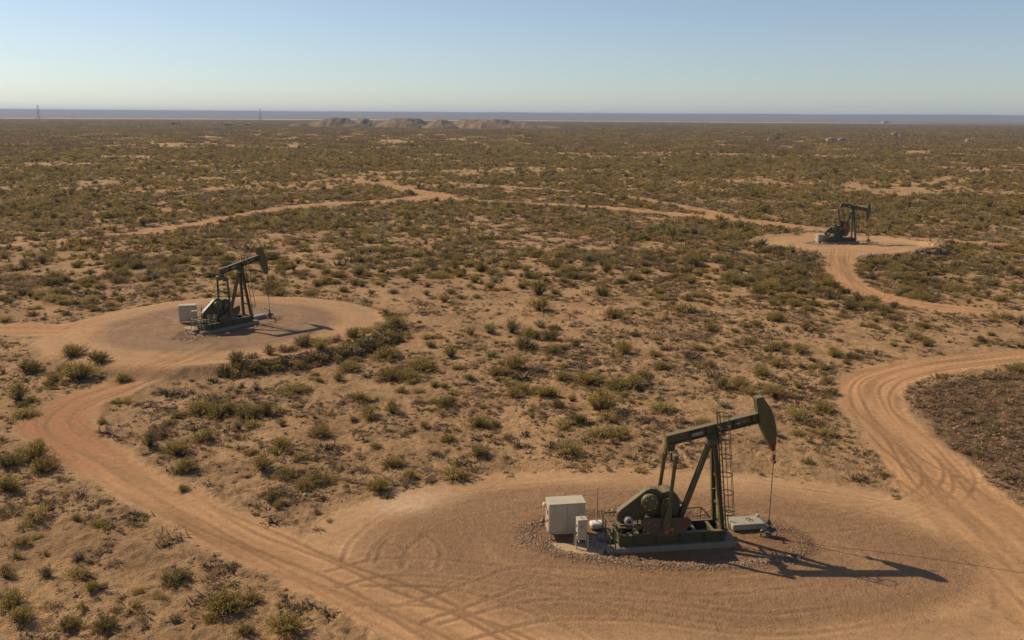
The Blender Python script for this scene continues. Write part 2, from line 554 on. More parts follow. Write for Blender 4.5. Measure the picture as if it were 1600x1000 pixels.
M = {
    'green': paint('olive_paint', (.082, .077, .028), .5, .6, (.125, .092, .045), 2.2, 0, 0, .45),
    'darkgreen': paint('dark_olive_paint', (.062, .058, .026), .55, .5, (.09, .062, .034), 2.2, 0, 0, .5),
    'steel': paint('weathered_steel', (.16, .14, .11), .5, .6, (.10, .06, .035), 8, .4),
    'bright': paint('bright_metal', (.55, .53, .48), .4, .4, None, 8, .5),
    'motor': paint('motor_grey', (.30, .28, .24), .55, .6, (.15, .11, .07), 6, 0),
    'black': paint('greasy_black', (.018, .017, .015), .45, .4, (.04, .03, .02)),
    'concrete': paint('dusty_concrete', (.26, .20, .14), .9, .5, (.15, .11, .07), 2.2, 0, .4),
    'slab': paint('sandy_concrete', (.40, .28, .17), .9, .5, (.30, .19, .11), 2.0, 0, .3),
    'beige': paint('beige_enamel', (.46, .40, .285), .5, .4, (.33, .26, .17), 2.0),
    'beigedark': paint('beige_trim', (.30, .26, .19), .5, .4),
    'lidgreen': paint('pale_green_enamel', (.33, .305, .205), .55, .4, (.22, .20, .13), 3),
    'white': paint('dusty_white', (.62, .58, .52), .7, .4, (.42, .36, .28), 5, 0, .3),
    'red': paint('faded_red', (.15, .036, .022), .6, .6, (.10, .05, .03), 6),
    'orange': paint('faded_orange', (.42, .12, .035), .6, .5, (.2, .07, .04), 8),
    'cwt': paint('rusty_dark_iron', (.10, .066, .040), .65, .6, (.085, .045, .03), 4),
    'plate': paint('faded_sign_plate', (.20, .17, .19), .6, .3),
    'letter': paint('faded_letters', (.42, .37, .40), .6, .3),
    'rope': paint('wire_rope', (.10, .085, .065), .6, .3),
    'yellow': paint('pale_yellow_paint', (.55, .46, .22), .5, .3),
    'roofing': paint('pale_sheet_metal', (.40, .30, .22), .6, .3),
    'greysteel': paint('grey_galvanised', (.25, .25, .25), .55, .3, None, 3, .2),
}


# ------------------------------------------------------------------ mesh builder
class MB:
    def __init__(s):
        s.v, s.f = [], []

    def add(s, V, Fc):
        o = len(s.v)
        s.v += [tuple(p) for p in V]
        s.f += [tuple(i + o for i in q) for q in Fc]
        return s

    def box(s, x0, x1, y0, y1, z0, z1, mat=None):
        V = [Vector((x, y, z)) for x in (x0, x1) for y in (y0, y1) for z in (z0, z1)]
        if mat is not None:
            V = [mat @ p for p in V]
        return s.add(V, [(0, 1, 3, 2), (4, 6, 7, 5), (0, 4, 5, 1), (2, 3, 7, 6), (0, 2, 6, 4), (1, 5, 7, 3)])

    def beam(s, p, q, w, d, up=(0, 0, 1)):
        """box-section bar from p to q, w across, d deep"""
        p, q = Vector(p), Vector(q)
        z = (q - p).normalized()
        x = Vector(up).cross(z)
        if x.length < 1e-3:
            x = Vector((0, 1, 0)).cross(z)
        x.normalize()
        y = z.cross(x)
        V = [c + x * a * w / 2 + y * b * d / 2 for c in (p, q) for a, b in ((-1, -1), (1, -1), (1, 1), (-1, 1))]
        return s.add(V, [(3, 2, 1, 0), (4, 5, 6, 7), (0, 1, 5, 4), (1, 2, 6, 5), (2, 3, 7, 6), (3, 0, 4, 7)])

    def ibeam(s, p, q, w, d, up=(0, 0, 1), t=.03):
        p, q = Vector(p), Vector(q)
        z = (q - p).normalized()
        x = Vector(up).cross(z)
        if x.length < 1e-3:
            x = Vector((0, 1, 0)).cross(z)
        x.normalize()
        y = z.cross(x)
        out = [(-w / 2, -d / 2), (w / 2, -d / 2), (w / 2, -d / 2 + t), (t / 2, -d / 2 + t), (t / 2, d / 2 - t), (w / 2, d / 2 - t),
               (w / 2, d / 2), (-w / 2, d / 2), (-w / 2, d / 2 - t), (-t / 2, d / 2 - t), (-t / 2, -d / 2 + t), (-w / 2, -d / 2 + t)]
        n = 12
        V = [c + x * a + y * b for c in (p, q) for a, b in out]
        Fc = [(i, (i + 1) % n, n + (i + 1) % n, n + i) for i in range(n)]
        for k in (0, n):
            o = [(0, 1, 2, 11), (2, 3, 10, 11), (3, 4, 9, 10), (4, 5, 8, 9), (5, 6, 7, 8)]
            Fc += [tuple(k + i for i in (q if k else q[::-1])) for q in o]
        return s.add(V, Fc)

    def tube(s, pts, r, n=8, caps=True):
        pts = [Vector(p) for p in pts]
        rs = r if isinstance(r, (list, tuple)) else [r] * len(pts)
        o = len(s.v)
        V, Fc = [], []
        ref = None
        for i, p in enumerate(pts):
            t = (pts[min(i + 1, len(pts) - 1)] - pts[max(i - 1, 0)]).normalized()
            if ref is None:
                ref = Vector((0, 0, 1)) if abs(t.z) < .9 else Vector((1, 0, 0))
            x = (ref - t * ref.dot(t)).normalized()
            ref = x
            y = t.cross(x)
            V += [p + (x * math.cos(2 * math.pi * k / n) + y * math.sin(2 * math.pi * k / n)) * rs[i] for k in range(n)]
        for i in range(len(pts) - 1):
            for k in range(n):
                a, b = i * n + k, i * n + (k + 1) % n
                Fc.append((a, b, b + n, a + n))
        if caps:
            Fc.append(tuple(range(n))[::-1])
            Fc.append(tuple(range((len(pts) - 1) * n, len(pts) * n)))
        return s.add(V, Fc)

    def prism(s, outline, y0, y1, mat=None):
        """outline in x-z, extruded along y"""
        n = len(outline)
        V = [Vector((a, y, b)) for y in (y0, y1) for a, b in outline]
        if mat is not None:
            V = [mat @ p for p in V]
        Fc = [(i, (i + 1) % n, n + (i + 1) % n, n + i) for i in range(n)] + [tuple(range(n))[::-1], tuple(range(n, 2 * n))]
        return s.add(V, Fc)

    def lathe(s, prof, c, axis='Z', n=20, mat=None):
        V, Fc = [], []
        for r, h in prof:
            for k in range(n):
                a, b = r * math.cos(2 * math.pi * k / n), r * math.sin(2 * math.pi * k / n)
                p = Vector((a, b, h)) if axis == 'Z' else (Vector((a, h, b)) if axis == 'Y' else Vector((h, a, b)))
                p = p + Vector(c)
                V.append(mat @ p if mat is not None else p)
        m = len(prof)
        for i in range(m - 1):
            for k in range(n):
                Fc.append((i * n + k, i * n + (k + 1) % n, (i + 1) * n + (k + 1) % n, (i + 1) * n + k))
        Fc.append(tuple(range(n))[::-1])
        Fc.append(tuple(range((m - 1) * n, m * n)))
        return s.add(V, Fc)

    def build(s, name, mat, parent=None, smooth=False, bevel=0.0):
        me = bpy.data.meshes.new(name)
        me.from_pydata(s.v, [], s.f)
        bm = bmesh.new()
        bm.from_mesh(me)
        bmesh.ops.recalc_face_normals(bm, faces=bm.faces)
        if bevel:
            bmesh.ops.bevel(bm, geom=[e for e in bm.edges if e.calc_face_angle(0) > .6], offset=bevel, segments=1, affect='EDGES')
        bm.to_mesh(me)
        bm.free()
        me.materials.append(mat)
        if smooth:
            me.shade_smooth()
            me.set_sharp_from_angle(angle=R(35))
        o = bpy.data.objects.new(name, me)
        COL.objects.link(o)
        if parent is not None:
            o.parent = parent
        return o


def thing(name, label, cat, loc=(0, 0, 0), rz=0.0, group=None):
    o = bpy.data.objects.new(name, None)
    o.empty_display_size = .3
    COL.objects.link(o)
    o.location = loc
    o.rotation_euler = (0, 0, rz)
    return tag(o, label, cat, group)


def tag(o, label=None, cat=None, group=None, kind=None):
    if label:
        o['label'] = label
    if cat:
        o['category'] = cat
    if group:
        o['group'] = group
    if kind:
        o['kind'] = kind
    return o


def copy_tree(o, parent=None):
    c = o.copy()
    COL.objects.link(c)
    if parent is not None:
        c.parent = parent
    for ch in list(o.children):
        copy_tree(ch, c)
    return c


# ------------------------------------------------------------------ the ground: one polar sheet, its faces shared out to ground, roads and pads
def build_ground():
    al = np.concatenate([np.linspace(math.atan2(CAM_H, 24), math.radians(.30), 660), np.radians(np.linspace(.29, .085, 34))])
    rr = np.concatenate([[1.5, 5, 10, 16, 20], CAM_H / np.tan(al), [18000, 24000]])
    th = np.radians(np.concatenate([np.arange(-180, -42, 6), np.linspace(-40, 40, 920), np.arange(45, 180, 6)]))
    nr, nt = len(rr), len(th)
    RR, TT = np.meshgrid(rr, th, indexing='ij')
    x, y = (RR * np.sin(TT)).ravel(), (RR * np.cos(TT)).ravel()
    h, col, rough, kind, rid = land(x, y, True)
    P = np.column_stack([x, y, h])
    i, j = np.meshgrid(np.arange(nr - 1), np.arange(nt), indexing='ij')
    a = (i * nt + j).ravel()
    b = (i * nt + (j + 1) % nt).ravel()
    quads = np.column_stack([a, b, b + nt, a + nt])[:, ::-1]
    # winding so that normals point up
    v0, v1, v3 = P[quads[0, 0]], P[quads[0, 1]], P[quads[0, 3]]
    if np.cross(v1 - v0, v3 - v0)[2] < 0:
        quads = quads[:, ::-1]
    fn = np.cross(P[quads[:, 2]] - P[quads[:, 0]], P[quads[:, 3]] - P[quads[:, 1]])
    vn = np.zeros_like(P)
    for k in range(4):
        np.add.at(vn, quads[:, k], fn)
    vn /= np.linalg.norm(vn, axis=1)[:, None] + 1e-12
    fk = kind[quads].max(axis=1)
    frid = rid[quads[:, 0]]
    fk = np.where(fk == 10, 10 + np.maximum(frid, 0), fk)
    names = {0: 'ground', 1: 'well_pad', 2: 'well_pad', 3: 'well_pad', 6: 'salt_flat'}
    for kv in np.unique(fk):
        q = quads[fk == kv]
        ids, inv = np.unique(q, return_inverse=True)
        inv = inv.reshape(-1, 4).astype(np.int32)
        nm = names.get(int(kv), 'dirt_road')
        me = bpy.data.meshes.new(nm)
        me.vertices.add(len(ids))
        me.vertices.foreach_set('co', P[ids].astype(np.float32).ravel())
        me.loops.add(inv.size)
        me.loops.foreach_set('vertex_index', inv.ravel())
        me.polygons.add(len(inv))
        me.polygons.foreach_set('loop_start', np.arange(0, inv.size, 4, dtype=np.int32))
        me.update(calc_edges=True)
        ca = me.attributes.new('albedo', 'FLOAT_COLOR', 'POINT')
        ca.data.foreach_set('color', np.column_stack([col[ids], np.ones(len(ids))]).astype(np.float32).ravel())
        ra = me.attributes.new('rough', 'FLOAT', 'POINT')
        ra.data.foreach_set('value', rough[ids].astype(np.float32))
        me.shade_smooth()
        me.normals_split_custom_set_from_vertices(vn[ids].astype(np.float32))
        me.materials.append(SOIL)
        o = bpy.data.objects.new(nm, me)
        COL.objects.link(o)
        tag(o, kind='structure')


build_ground()


# ------------------------------------------------------------------ far ridge and spoil hills
def height_sheet(name, X, Y, Z, mat):
    n, m = X.shape
    V = np.column_stack([X.ravel(), Y.ravel(), Z.ravel()])
    i, j = np.meshgrid(np.arange(n - 1), np.arange(m - 1), indexing='ij')
    a = (i * m + j).ravel()
    q = np.column_stack([a, a + 1, a + m + 1, a + m]).astype(np.int32)
    if np.cross(V[q[0, 1]] - V[q[0, 0]], V[q[0, 3]] - V[q[0, 0]])[2] < 0:
        q = q[:, ::-1]
    me = bpy.data.meshes.new(name)
    me.vertices.add(len(V))
    me.vertices.foreach_set('co', V.astype(np.float32).ravel())
    me.loops.add(q.size)
    me.loops.foreach_set('vertex_index', q.ravel())
    me.polygons.add(len(q))
    me.polygons.foreach_set('loop_start', np.arange(0, q.size, 4, dtype=np.int32))
    me.update(calc_edges=True)
    me.shade_smooth()
    me.materials.append(mat)
    o = bpy.data.objects.new(name, me)
    COL.objects.link(o)
    return tag(o, kind='structure')


def hill_material(name, c1, c2, scale, bump=1.0, dist=1.5):
    m, nt, b = new_mat(name)
    L = nt.links.new
    g = nt.nodes.new('ShaderNodeNewGeometry')
    n = nd(nt, 'ShaderNodeTexNoise', Scale=scale, Detail=8.0, Roughness=.7)
    L(g.outputs['Position'], n.inputs['Vector'])
    L(ramp(nt, n.outputs['Fac'], [(.35, c1), (.62, c2)]), b.inputs['Base Color'])
    b.inputs['Roughness'].default_value = .95
    b.inputs['Specular IOR Level'].default_value = .1
    bp = nd(nt, 'ShaderNodeBump', Distance=dist, Strength=bump)
    L(n.outputs['Fac'], bp.inputs['Height'])
    L(bp.outputs[0], b.inputs['Normal'])
    return m


rx = np.linspace(-14000, 14000, 700)
ryv = np.concatenate([np.linspace(7600, 11500, 40), [12500, 14500]])
RX, RY = np.meshgrid(rx, ryv, indexing='xy')
ridge_top = 66 + 10 * fbm(RX, RY * .2, 2600, 4, 201) - RX * .0004
RZ = sstep(7600, 10800, RY + 500 * fbm(RX, RY, 900, 3, 211)) * ridge_top - 3 + 2.5 * fbm(RX, RY, 300, 3, 221) * sstep(7700, 8600, RY)
height_sheet('ridge', RX, RY, RZ, hill_material('distant_ridge', (.05, .048, .038), (.10, .088, .065), .006, .6, 8))

hx = np.linspace(-450, 110, 340)
hy = np.linspace(1560, 1900, 100)
HX, HY = np.meshgrid(hx, hy, indexing='xy')
HZ = np.zeros_like(HX) - 1.5


def px_at(px, Y, py=190):
    d = sight(px, py)
    return d[0] / d[1] * Y


for (px, dy, a, b, hh, p) in [(470, 1660, 22, 22, 6.5, 1.4), (528, 1690, 50, 40, 17, 1.6), (568, 1760, 26, 40, 15.5, 1.3), (500, 1700, 30, 26, 10, 1.6), (635, 1690, 52, 44, 17, 1.5),
                              (612, 1760, 60, 30, 13, 1.5), (688, 1660, 34, 34, 14.5, 1.25), (735, 1730, 44, 50, 15.5, 1.5), (775, 1690, 56, 46, 16.5, 1.5), (806, 1700, 50, 36, 10, 1.4), (850, 1720, 40, 30, 4, 1.5)]:
    cx = px_at(px, dy)
    k = np.sqrt(((HX - cx) / a) ** 2 + ((HY - dy) / b) ** 2) * (1 + .25 * fbm(HX, HY, 30, 3, 301))
    top = hh * np.clip(1.35 * (1 - np.clip(k, 0, 1) ** p), 0, 1.0)
    HZ = np.maximum(HZ, top - 1.5 * (k > 1))
gully = np.abs(fbm(HX, HY * .5, 16, 3, 311))
HZ = np.where(HZ > 0, HZ - gully * np.minimum(HZ, 9) * .5 + fbm(HX, HY, 6, 2, 321) * .4, HZ)
height_sheet('hills', HX, HY, HZ, hill_material('spoil_earth', (.14, .10, .056), (.25, .175, .098), .07, .9, 3.0))

# ------------------------------------------------------------------ air
haze_m = bpy.data.materials.new('haze_air')
haze_m.use_nodes = True
hn = haze_m.node_tree
hn.nodes.remove(hn.nodes['Principled BSDF'])
pv = hn.nodes.new('ShaderNodeVolumePrincipled')
pv.inputs['Color'].default_value = (.64, .77, 1.0, 1)
pv.inputs['Density'].default_value = 8.5e-5
pv.inputs['Density Attribute'].default_value = ''
pv.inputs['Anisotropy'].default_value = .1
hn.links.new(pv.outputs[0], hn.nodes['Material Output'].inputs['Volume'])
hz = MB().box(-27000, 27000, -27000, 27000, -8, 95).build('haze', haze_m)
tag(hz, kind='stuff')


# ------------------------------------------------------------------ pumpjack
def rot2(p, a):
    return (p[0] * math.cos(a) - p[1] * math.sin(a), p[0] * math.sin(a) + p[1] * math.cos(a))


PIV = (0.0, 5.86)          # saddle bearing, x-z in the pumpjack's own frame
CRK = (-2.5, 2.55)         # crank shaft
TAIL = (-2.32, -.30)       # equalizer bearing in the beam's frame
RAD = 3.36                 # horse head arc
CR_R, PIT_L = 1.04, 3.59


def make_pumpjack(label, loc, rz, tilt, crank_side=1, full=True):
    root = thing('pumpjack', label, 'pumpjack', loc, rz, 'pumpjacks on the well pads')
    G, D = M['green'], M['darkgreen']
    # concrete base
    MB().box(-5.62, 1.30, -.94, -.42, -.12, .30).build('concrete_sleeper', M['concrete'], root, bevel=.025)
    MB().box(-5.80, 1.30, .42, 1.02, -.12, .30).build('concrete_sleeper', M['concrete'], root, bevel=.025)
    MB().box(-5.0, 1.28, -.418, .418, -.12, .24).build('concrete_infill', M['concrete'], root, bevel=.025)
    MB().box(-6.12, -5.83, -.30, .95, -.12, .20).build('concrete_step', M['concrete'], root, bevel=.02)
    # steel skid
    for y in (-.66, .66):
        MB().ibeam((-5.0, y, .61), (.72, y, .61), .24, .58, t=.035).build('skid_rail', D, root)
        s = MB()
        for xx in (-4.2, -3.0, -1.75, -.4):
            s.box(xx - .015, xx + .015, y - .11, y + .11, .36, .86)
        tag(s.build('web_stiffener', D, root), kind='stuff')
    for xx in (-4.95, -3.95, -1.5, -.85, .1, .66):
        MB().ibeam((xx, -.54, .66), (xx, .54, .66), .16, .40, t=.025).build('cross_member', G, root)
    # gearbox pedestal and reducer
    MB().prism([(-3.55, .9), (-1.55, .9), (-1.85, 1.75), (-3.2, 1.75)], -.40, .40).build('gearbox_pedestal', D, root, bevel=.02)
    g = MB()
    out = [(-3.45, 1.76), (-1.9, 1.76), (-1.72, 2.35)] + [(-2.38 + .60 * math.cos(t), 2.50 + .62 * math.sin(t)) for t in np.linspace(.1, 2.0, 8)]
    out += [(-3.15, 3.06), (-3.72, 2.95), (-3.85, 2.5)]
    g.prism(out, -.44, .44)
    gb = g.build('gearbox', D, root, bevel=.03)
    fl = MB().box(-3.9, -1.62, -.50, .50, 2.40, 2.47)
    fl.build('casing_flange', G, gb)
    # low speed shaft
    MB().lathe([(.16, -.86), (.16, .86)], (CRK[0], 0, CRK[1]), 'Y', 16).build('crankshaft', M['steel'], root, True)
    # brake drum / sheave
    dr = MB().lathe([(.30, -.80), (.40, -.77), (.46, -.70), (.47, -.50), (.47, -.46)], (-3.42, 0, 2.62), 'Y', 28).build('brake_drum', G, root, True)
    MB().lathe([(.09, -.92), (.17, -.90), (.20, -.80)], (-3.40, 0, 2.58), 'Y', 18).build('drum_hub', G, dr, True)
    bo = MB()
    for k in range(6):
        t = k * math.pi / 3 + .3
        bo.lathe([(.03, -.835), (.03, -.775)], (-3.42 + .32 * math.cos(t), 0, 2.62 + .32 * math.sin(t)), 'Y', 6)
    tag(bo.build('bolt', M['bright'], dr), kind='stuff')
    # belt guard
    p0, p1, r0, r1 = Vector((-4.62, 1.86)), Vector((-3.28, 2.72)), .47, .60
    ax = (p1 - p0).normalized()
    a0 = math.atan2(ax.y, ax.x)
    o0 = [(p0.x + r0 * math.cos(a0 + t), p0.y + r0 * math.sin(a0 + t)) for t in np.linspace(math.pi / 2, 3 * math.pi / 2, 7)]
    o1 = [(p1.x + r1 * math.cos(a0 + t), p1.y + r1 * math.sin(a0 + t)) for t in np.linspace(-math.pi / 2, math.pi / 2, 8)]
    bg = MB().prism(o0 + o1, -.45, -.10).build('belt_guard', G, root, bevel=.02)
    MB().prism([(p0.x + .93 * (x - p0.x) * .95 + .02, p0.y + .95 * (z - p0.y)) for x, z in o0] + [(p1.x + .93 * (x - p1.x), p1.y + .93 * (z - p1.y)) for x, z in o1],
               -.462, -.449).build('guard_cover', D, bg)
    # motor on a sliding frame
    mo = MB().lathe([(.10, -.82), (.20, -.80), (.235, -.74), (.235, -.47)], (-4.52, 0, 1.70), 'Y', 20).build('motor', M['motor'], root, True)
    MB().lathe([(.09, -.835), (.10, -.815)], (-4.52, 0, 1.70), 'Y', 12).build('shaft_end', M['black'], mo)
    fi = MB()
    for k in range(10):
        t = k * math.pi / 5
        c, s_ = math.cos(t), math.sin(t)
        fi.beam((-4.52 + .25 * c, -.72, 1.70 + .25 * s_), (-4.52 + .25 * c, -.50, 1.70 + .25 * s_), .03, .03, (c, 0, s_))
    tag(fi.build('cooling_fin', M['steel'], mo), kind='stuff')
    mf = MB()
    for y in (-.72, .30):
        mf.box(-5.0, -3.62, y - .05, y + .05, 1.30, 1.40)
    mf.box(-5.05, -4.95, -.80, .40, 1.29, 1.41)
    mf.box(-4.40, -4.32, -.72, .35, 1.40, 1.46)
    mfo = tag(mf.build('motor_frame', G, root), kind='stuff')
    ms = MB()
    for x, y in ((-4.9, -.72), (-4.9, .3), (-3.75, -.72), (-3.75, .3)):
        ms.beam((x, y, .90), (x, y, 1.295), .07, .07)
    ms.beam((-4.9, -.72, .92), (-3.8, -.72, 1.28), .05, .05)
    tag(ms.build('frame_strut', G, mfo), kind='stuff')
    # cranks with counterweights
    t = tilt
    E = (PIV[0] + TAIL[0] * math.cos(t) - TAIL[1] * math.sin(t), PIV[1] + TAIL[0] * math.sin(t) + TAIL[1] * math.cos(t))
    dx, dz = E[0] - CRK[0], E[1] - CRK[1]
    d = math.hypot(dx, dz)
    ca = max(-1, min(1, (d * d + CR_R ** 2 - PIT_L ** 2) / (2 * d * CR_R)))
    phi = math.atan2(dz, dx) - crank_side * math.acos(ca)
    pin = (CRK[0] + CR_R * math.cos(phi), CRK[1] + CR_R * math.sin(phi))
    # crank frame: -z of the outline points along the arm
    rotm = Matrix.Translation((CRK[0], 0, CRK[1])) @ Matrix.Rotation(-(phi + math.pi / 2), 4, 'Y')
    cres = []
    for q in np.linspace(math.pi * 1.06, math.pi * 1.94, 15):
        cres.append((1.32 * math.cos(q), -.98 + .80 * math.sin(q)))
    cres += [(1.36, -.92), (1.30, -.80), (1.10, -.74), (-1.10, -.74), (-1.30, -.80), (-1.36, -.92)]
    for sgn in (-1, 1):
        y0, y1 = (sgn * .56, sgn * .70)
        ck = MB().prism([(-.24, .26), (.24, .26), (.30, 0), (.24, -1.45), (-.24, -1.45), (-.30, 0)], min(y0, y1), max(y0, y1), rotm).build('crank_arm', G, root, bevel=.015)
        y0, y1 = (sgn * .705, sgn * .86)
        cw = MB().prism(cres, min(y0, y1), max(y0, y1), rotm).build('counterweight', M['cwt'], root, bevel=.03)
        yo = sgn * .862
        if sgn < 0:
            MB().lathe([(.13, -.008), (.13, .008)], (.06, yo, -1.48), 'Y', 16, rotm).build('orange_patch', M['orange'], cw)
            MB().lathe([(.09, -.008), (.09, .008)], (.33, yo, -1.34), 'Y', 16, rotm).build('orange_patch', M['orange'], cw)
            e1 = [(.72, -.98), (.95, -.82), (1.22, -.83), (1.27, -.95), (1.15, -1.10), (.85, -1.18)]
            MB().prism(e1, yo - .008, yo + .008, rotm).build('red_patch', M['red'], cw)
            MB().lathe([(.07, -.01), (.07, .01)], (-.55, yo, -1.1), 'Y', 10, rotm).build('bolt_head', M['steel'], cw)
            MB().lathe([(.07, -.01), (.07, .01)], (-.95, yo, -1.0), 'Y', 10, rotm).build('bolt_head', M['steel'], cw)
        # pitman arm
        yp = sgn * .96
        pm = MB().ibeam((pin[0], yp, pin[1] - .1), (E[0], sgn * .80, E[1] + .06), .15, .15, (0, 1, 0), .025).build('pitman_arm', G, root)
        foot = MB().prism([(-.17, -.32), (.17, -.32), (.21, 0), (.13, .9), (-.13, .9), (-.21, 0)], -.06, .06,
                          Matrix.Translation((pin[0], yp, pin[1])) @ Matrix.Rotation(math.atan2(E[0] - pin[0], E[1] - pin[1]), 4, 'Y'))
        foot.build('pitman_foot', G, pm, bevel=.01)
        MB().lathe([(.10, -.13), (.10, .13)], (pin[0], sgn * .95, pin[1]), 'Y', 14).build('crank_pin', M['steel'], pm, True)
    # equalizer
    eq = MB()
    eq.beam((E[0], -.92, E[1]), (E[0], .92, E[1]), .24, .30)
    eqo = eq.build('equalizer', G, root, bevel=.03)
    e2 = MB()
    for y in (-.42, .42):
        e2.box(E[0] - .20, E[0] + .20, y - .10, y + .10, E[1] - .27, E[1] + .19)
    tag(e2.build('equalizer_lug', G, eqo, bevel=.02), kind='stuff')
    # Samson post
    for sgn in (-1, 1):
        MB().ibeam((.62, sgn * .68, .42), (.06, sgn * .16, 5.55), .21, .21, (1, 0, 0), .03).build('front_leg', G, root)
        MB().box(.42, .84, sgn * .68 - .17, sgn * .68 + .17, .905, .94).build('leg_shoe', D, root)
    MB().ibeam((-1.70, 0, .90), (-.14, 0, 5.55), .26, .22, (0, 1, 0), .03).build('back_leg', G, root)
    br = MB()
    for zz in (2.1, 3.7):
        q = (zz - .42) / 5.13
        xx, yy = .62 - .56 * q, .68 - .52 * q
        br.beam((xx, -yy, zz), (xx, yy, zz), .08, .10)
    tag(br.build('post_brace', D, root), kind='stuff')
    MB().prism([(-.34, 5.45), (.30, 5.45), (.22, 5.74), (-.24, 5.74)], -.30, .30).build('post_cap', G, root, bevel=.02)
    sb = MB().lathe([(.15, -.34), (.15, .34)], (0, 0, 5.84), 'Y', 18).build('saddle_bearing', D, root, True)
    MB().box(-.26, .26, -.38, -.20, 5.741, 5.86).build('bearing_block', D, sb)
    MB().box(-.26, .26, .20, .38, 5.741, 5.86).build('bearing_block', D, sb)
    # walking beam, in its own frame
    Bm = Matrix.Translation((PIV[0], 0, PIV[1])) @ Matrix.Rotation(-tilt, 4, 'Y')
    T3 = lambda x, y, z: Bm @ Vector((x, y, z))
    up = tuple(Bm.to_3x3() @ Vector((0, 0, 1)))
    wb = MB().ibeam(T3(-2.45, 0, .42), T3(2.548, 0, .42), .36, .56, up, .045).build('walking_beam', G, root)
    MB().prism([(-2.56, .06), (-2.452, .72), (-2.40, .72), (-2.36, .14), (-2.02, .14), (-2.14, -.12), (-2.22, -.34), (-2.44, -.34), (-2.50, -.1)],
               -.17, .17, Bm).build('tail_bracket', G, wb, bevel=.015)
    st = MB()
    for xx in (-1.2, -.30, .30, 1.2, 2.2):
        for sg in (-1, 1):
            st.box(xx - .015, xx + .015, sg * .016, sg * .165, .186, .654, Bm) if sg > 0 else st.box(xx - .015, xx + .015, -.165, -.016, .186, .654, Bm)
    tag(st.build('beam_stiffener', D, wb), kind='stuff')
    MB().box(-.34, .34, -.22, .22, -.02, .139, Bm).build('saddle_plate', D, wb)
    # name plate, its lettering worn past reading
    MB().box(-1.12, -.52, -.165, -.145, .30, .50, Bm).build('name_plate', M['plate'], wb)
    lt = MB()
    xx = -1.08
    for k in range(6):
        wdt = (.07, .06, .08, .06, .07, .06)[k]
        lt.box(xx, xx + .018, -.172, -.167, .34, .46, Bm)
        if k % 2 == 0:
            lt.box(xx + .018, xx + wdt, -.172, -.167, .442, .46, Bm)
            lt.box(xx + .018, xx + wdt, -.172, -.167, .39, .405, Bm)
        else:
            lt.box(xx + wdt - .016, xx + wdt, -.172, -.167, .34, .46, Bm)
            lt.box(xx + .018, xx + wdt - .016, -.172, -.167, .34, .356, Bm)
        xx += wdt + .022
    tag(lt.build('worn_lettering', M['letter'], wb), kind='stuff')
    ch = MB()
    ch.box(1.32, 1.50, -.166, -.150, .40, .45, Bm)
    ch.box(1.36, 1.43, -.166, -.150, .36, .395, Bm)
    ch.box(1.72, 1.78, -.166, -.150, .42, .47, Bm)
    tag(ch.build('paint_chip', M['letter'], wb), kind='stuff')
    # horse head
    arc = [(RAD * math.cos(q), RAD * math.sin(q)) for q in np.linspace(R(30), R(-23.7), 18)]
    oz = -.22
    head = [(2.55, 1.50)] + [(a, b + oz) for a, b in arc] + [(2.98, -1.56), (2.84, -1.12), (2.66, -.50), (2.53, .0)]
    hh = MB().prism(head, -.20, .20, Bm).build('horse_head', G, root, bevel=.015)
    tip = [(a, b + oz) for a, b in arc[-4:]]
    tipo = [(tip[0][0] + .012, tip[0][1])] + [(a + .012, b) for a, b in tip[1:]] + [(tip[-1][0] - .11, tip[-1][1] + .01), (2.90, -1.34), (2.96, -1.18)]
    MB().prism(tipo, -.212, .212, Bm).build('red_tip', M['red'], hh)
    bk = MB()
    bk.box(2.50, 2.548, -.23, .23, .70, 1.48, Bm)
    bk.build('head_back_plate', G, hh)
    MB().box(2.52, 2.90, -.23, .23, 1.503, 1.54, Bm).build('head_cap', G, hh)
    bo = MB()
    for (x, z) in ((3.12, .25), (3.16, -.25), (3.15, -.50), (2.85, .75)):
        bo.lathe([(.035, -.225), (.035, -.20)], (x, 0, z), 'Y', 8, Bm)
    tag(bo.build('bolt', M['black'], hh), kind='stuff')
    hk = MB()
    for y in (-.08, .10):
        hk.tube([T3(3.26, y, .05), T3(3.95, y * .5, .02)], .018, 6)
    hk.tube([T3(3.95, -.06, .02), T3(3.95, .07, .02)], .02, 6)
    tag(hk.build('bridle_latch', M['steel'], hh), kind='stuff')
    # bridle, carrier bar, polished rod
    wx = RAD + .07
    low = Bm @ Vector((arc[-1][0], 0, arc[-1][1] + oz))
    cz = 4.30 + (tilt - R(12)) * 3.3
    br = MB()
    for y in (-.11, .11):
        pts = []
        for q in np.linspace(R(20), -tilt, 12):
            v = Bm @ Vector(((RAD + .022) * math.cos(q), 0, (RAD + .022) * math.sin(q) + oz))
            pts.append((v.x, y, v.z))
        pts.append((wx, y, cz + .08))
        br.tube(pts, .017, 6)
    br.build('bridle', M['rope'], root)
    cb = MB().box(wx - .08, wx + .08, -.19, .19, cz - .05, cz + .09).build('carrier_bar', M['red'], root, bevel=.015)
    MB().box(wx - .07, wx + .07, -.07, .07, cz + .092, cz + .40).build('load_cell', M['red'], cb, bevel=.01)
    MB().lathe([(.06, -.16), (.075, -.12), (.06, -.04)], (wx, 0, cz), 'Z', 12).build('rod_clamp', M['bright'], cb, True)
    MB().tube([(wx, 0, .95), (wx, 0, cz - .17)], .026, 8).build('polished_rod', M['steel'], root)
    # caged ladder beside the front leg
    def lad(z, off=0.0, y=0.0):
        q = (z - .42) / 5.13
        return Vector((.80 - .56 * q + off, -.52 + y + .06 * q, z))
    lo = tag(MB().box(-.05, .25, -.34, -.24, 3.0, 3.08).build('ladder', G, root))
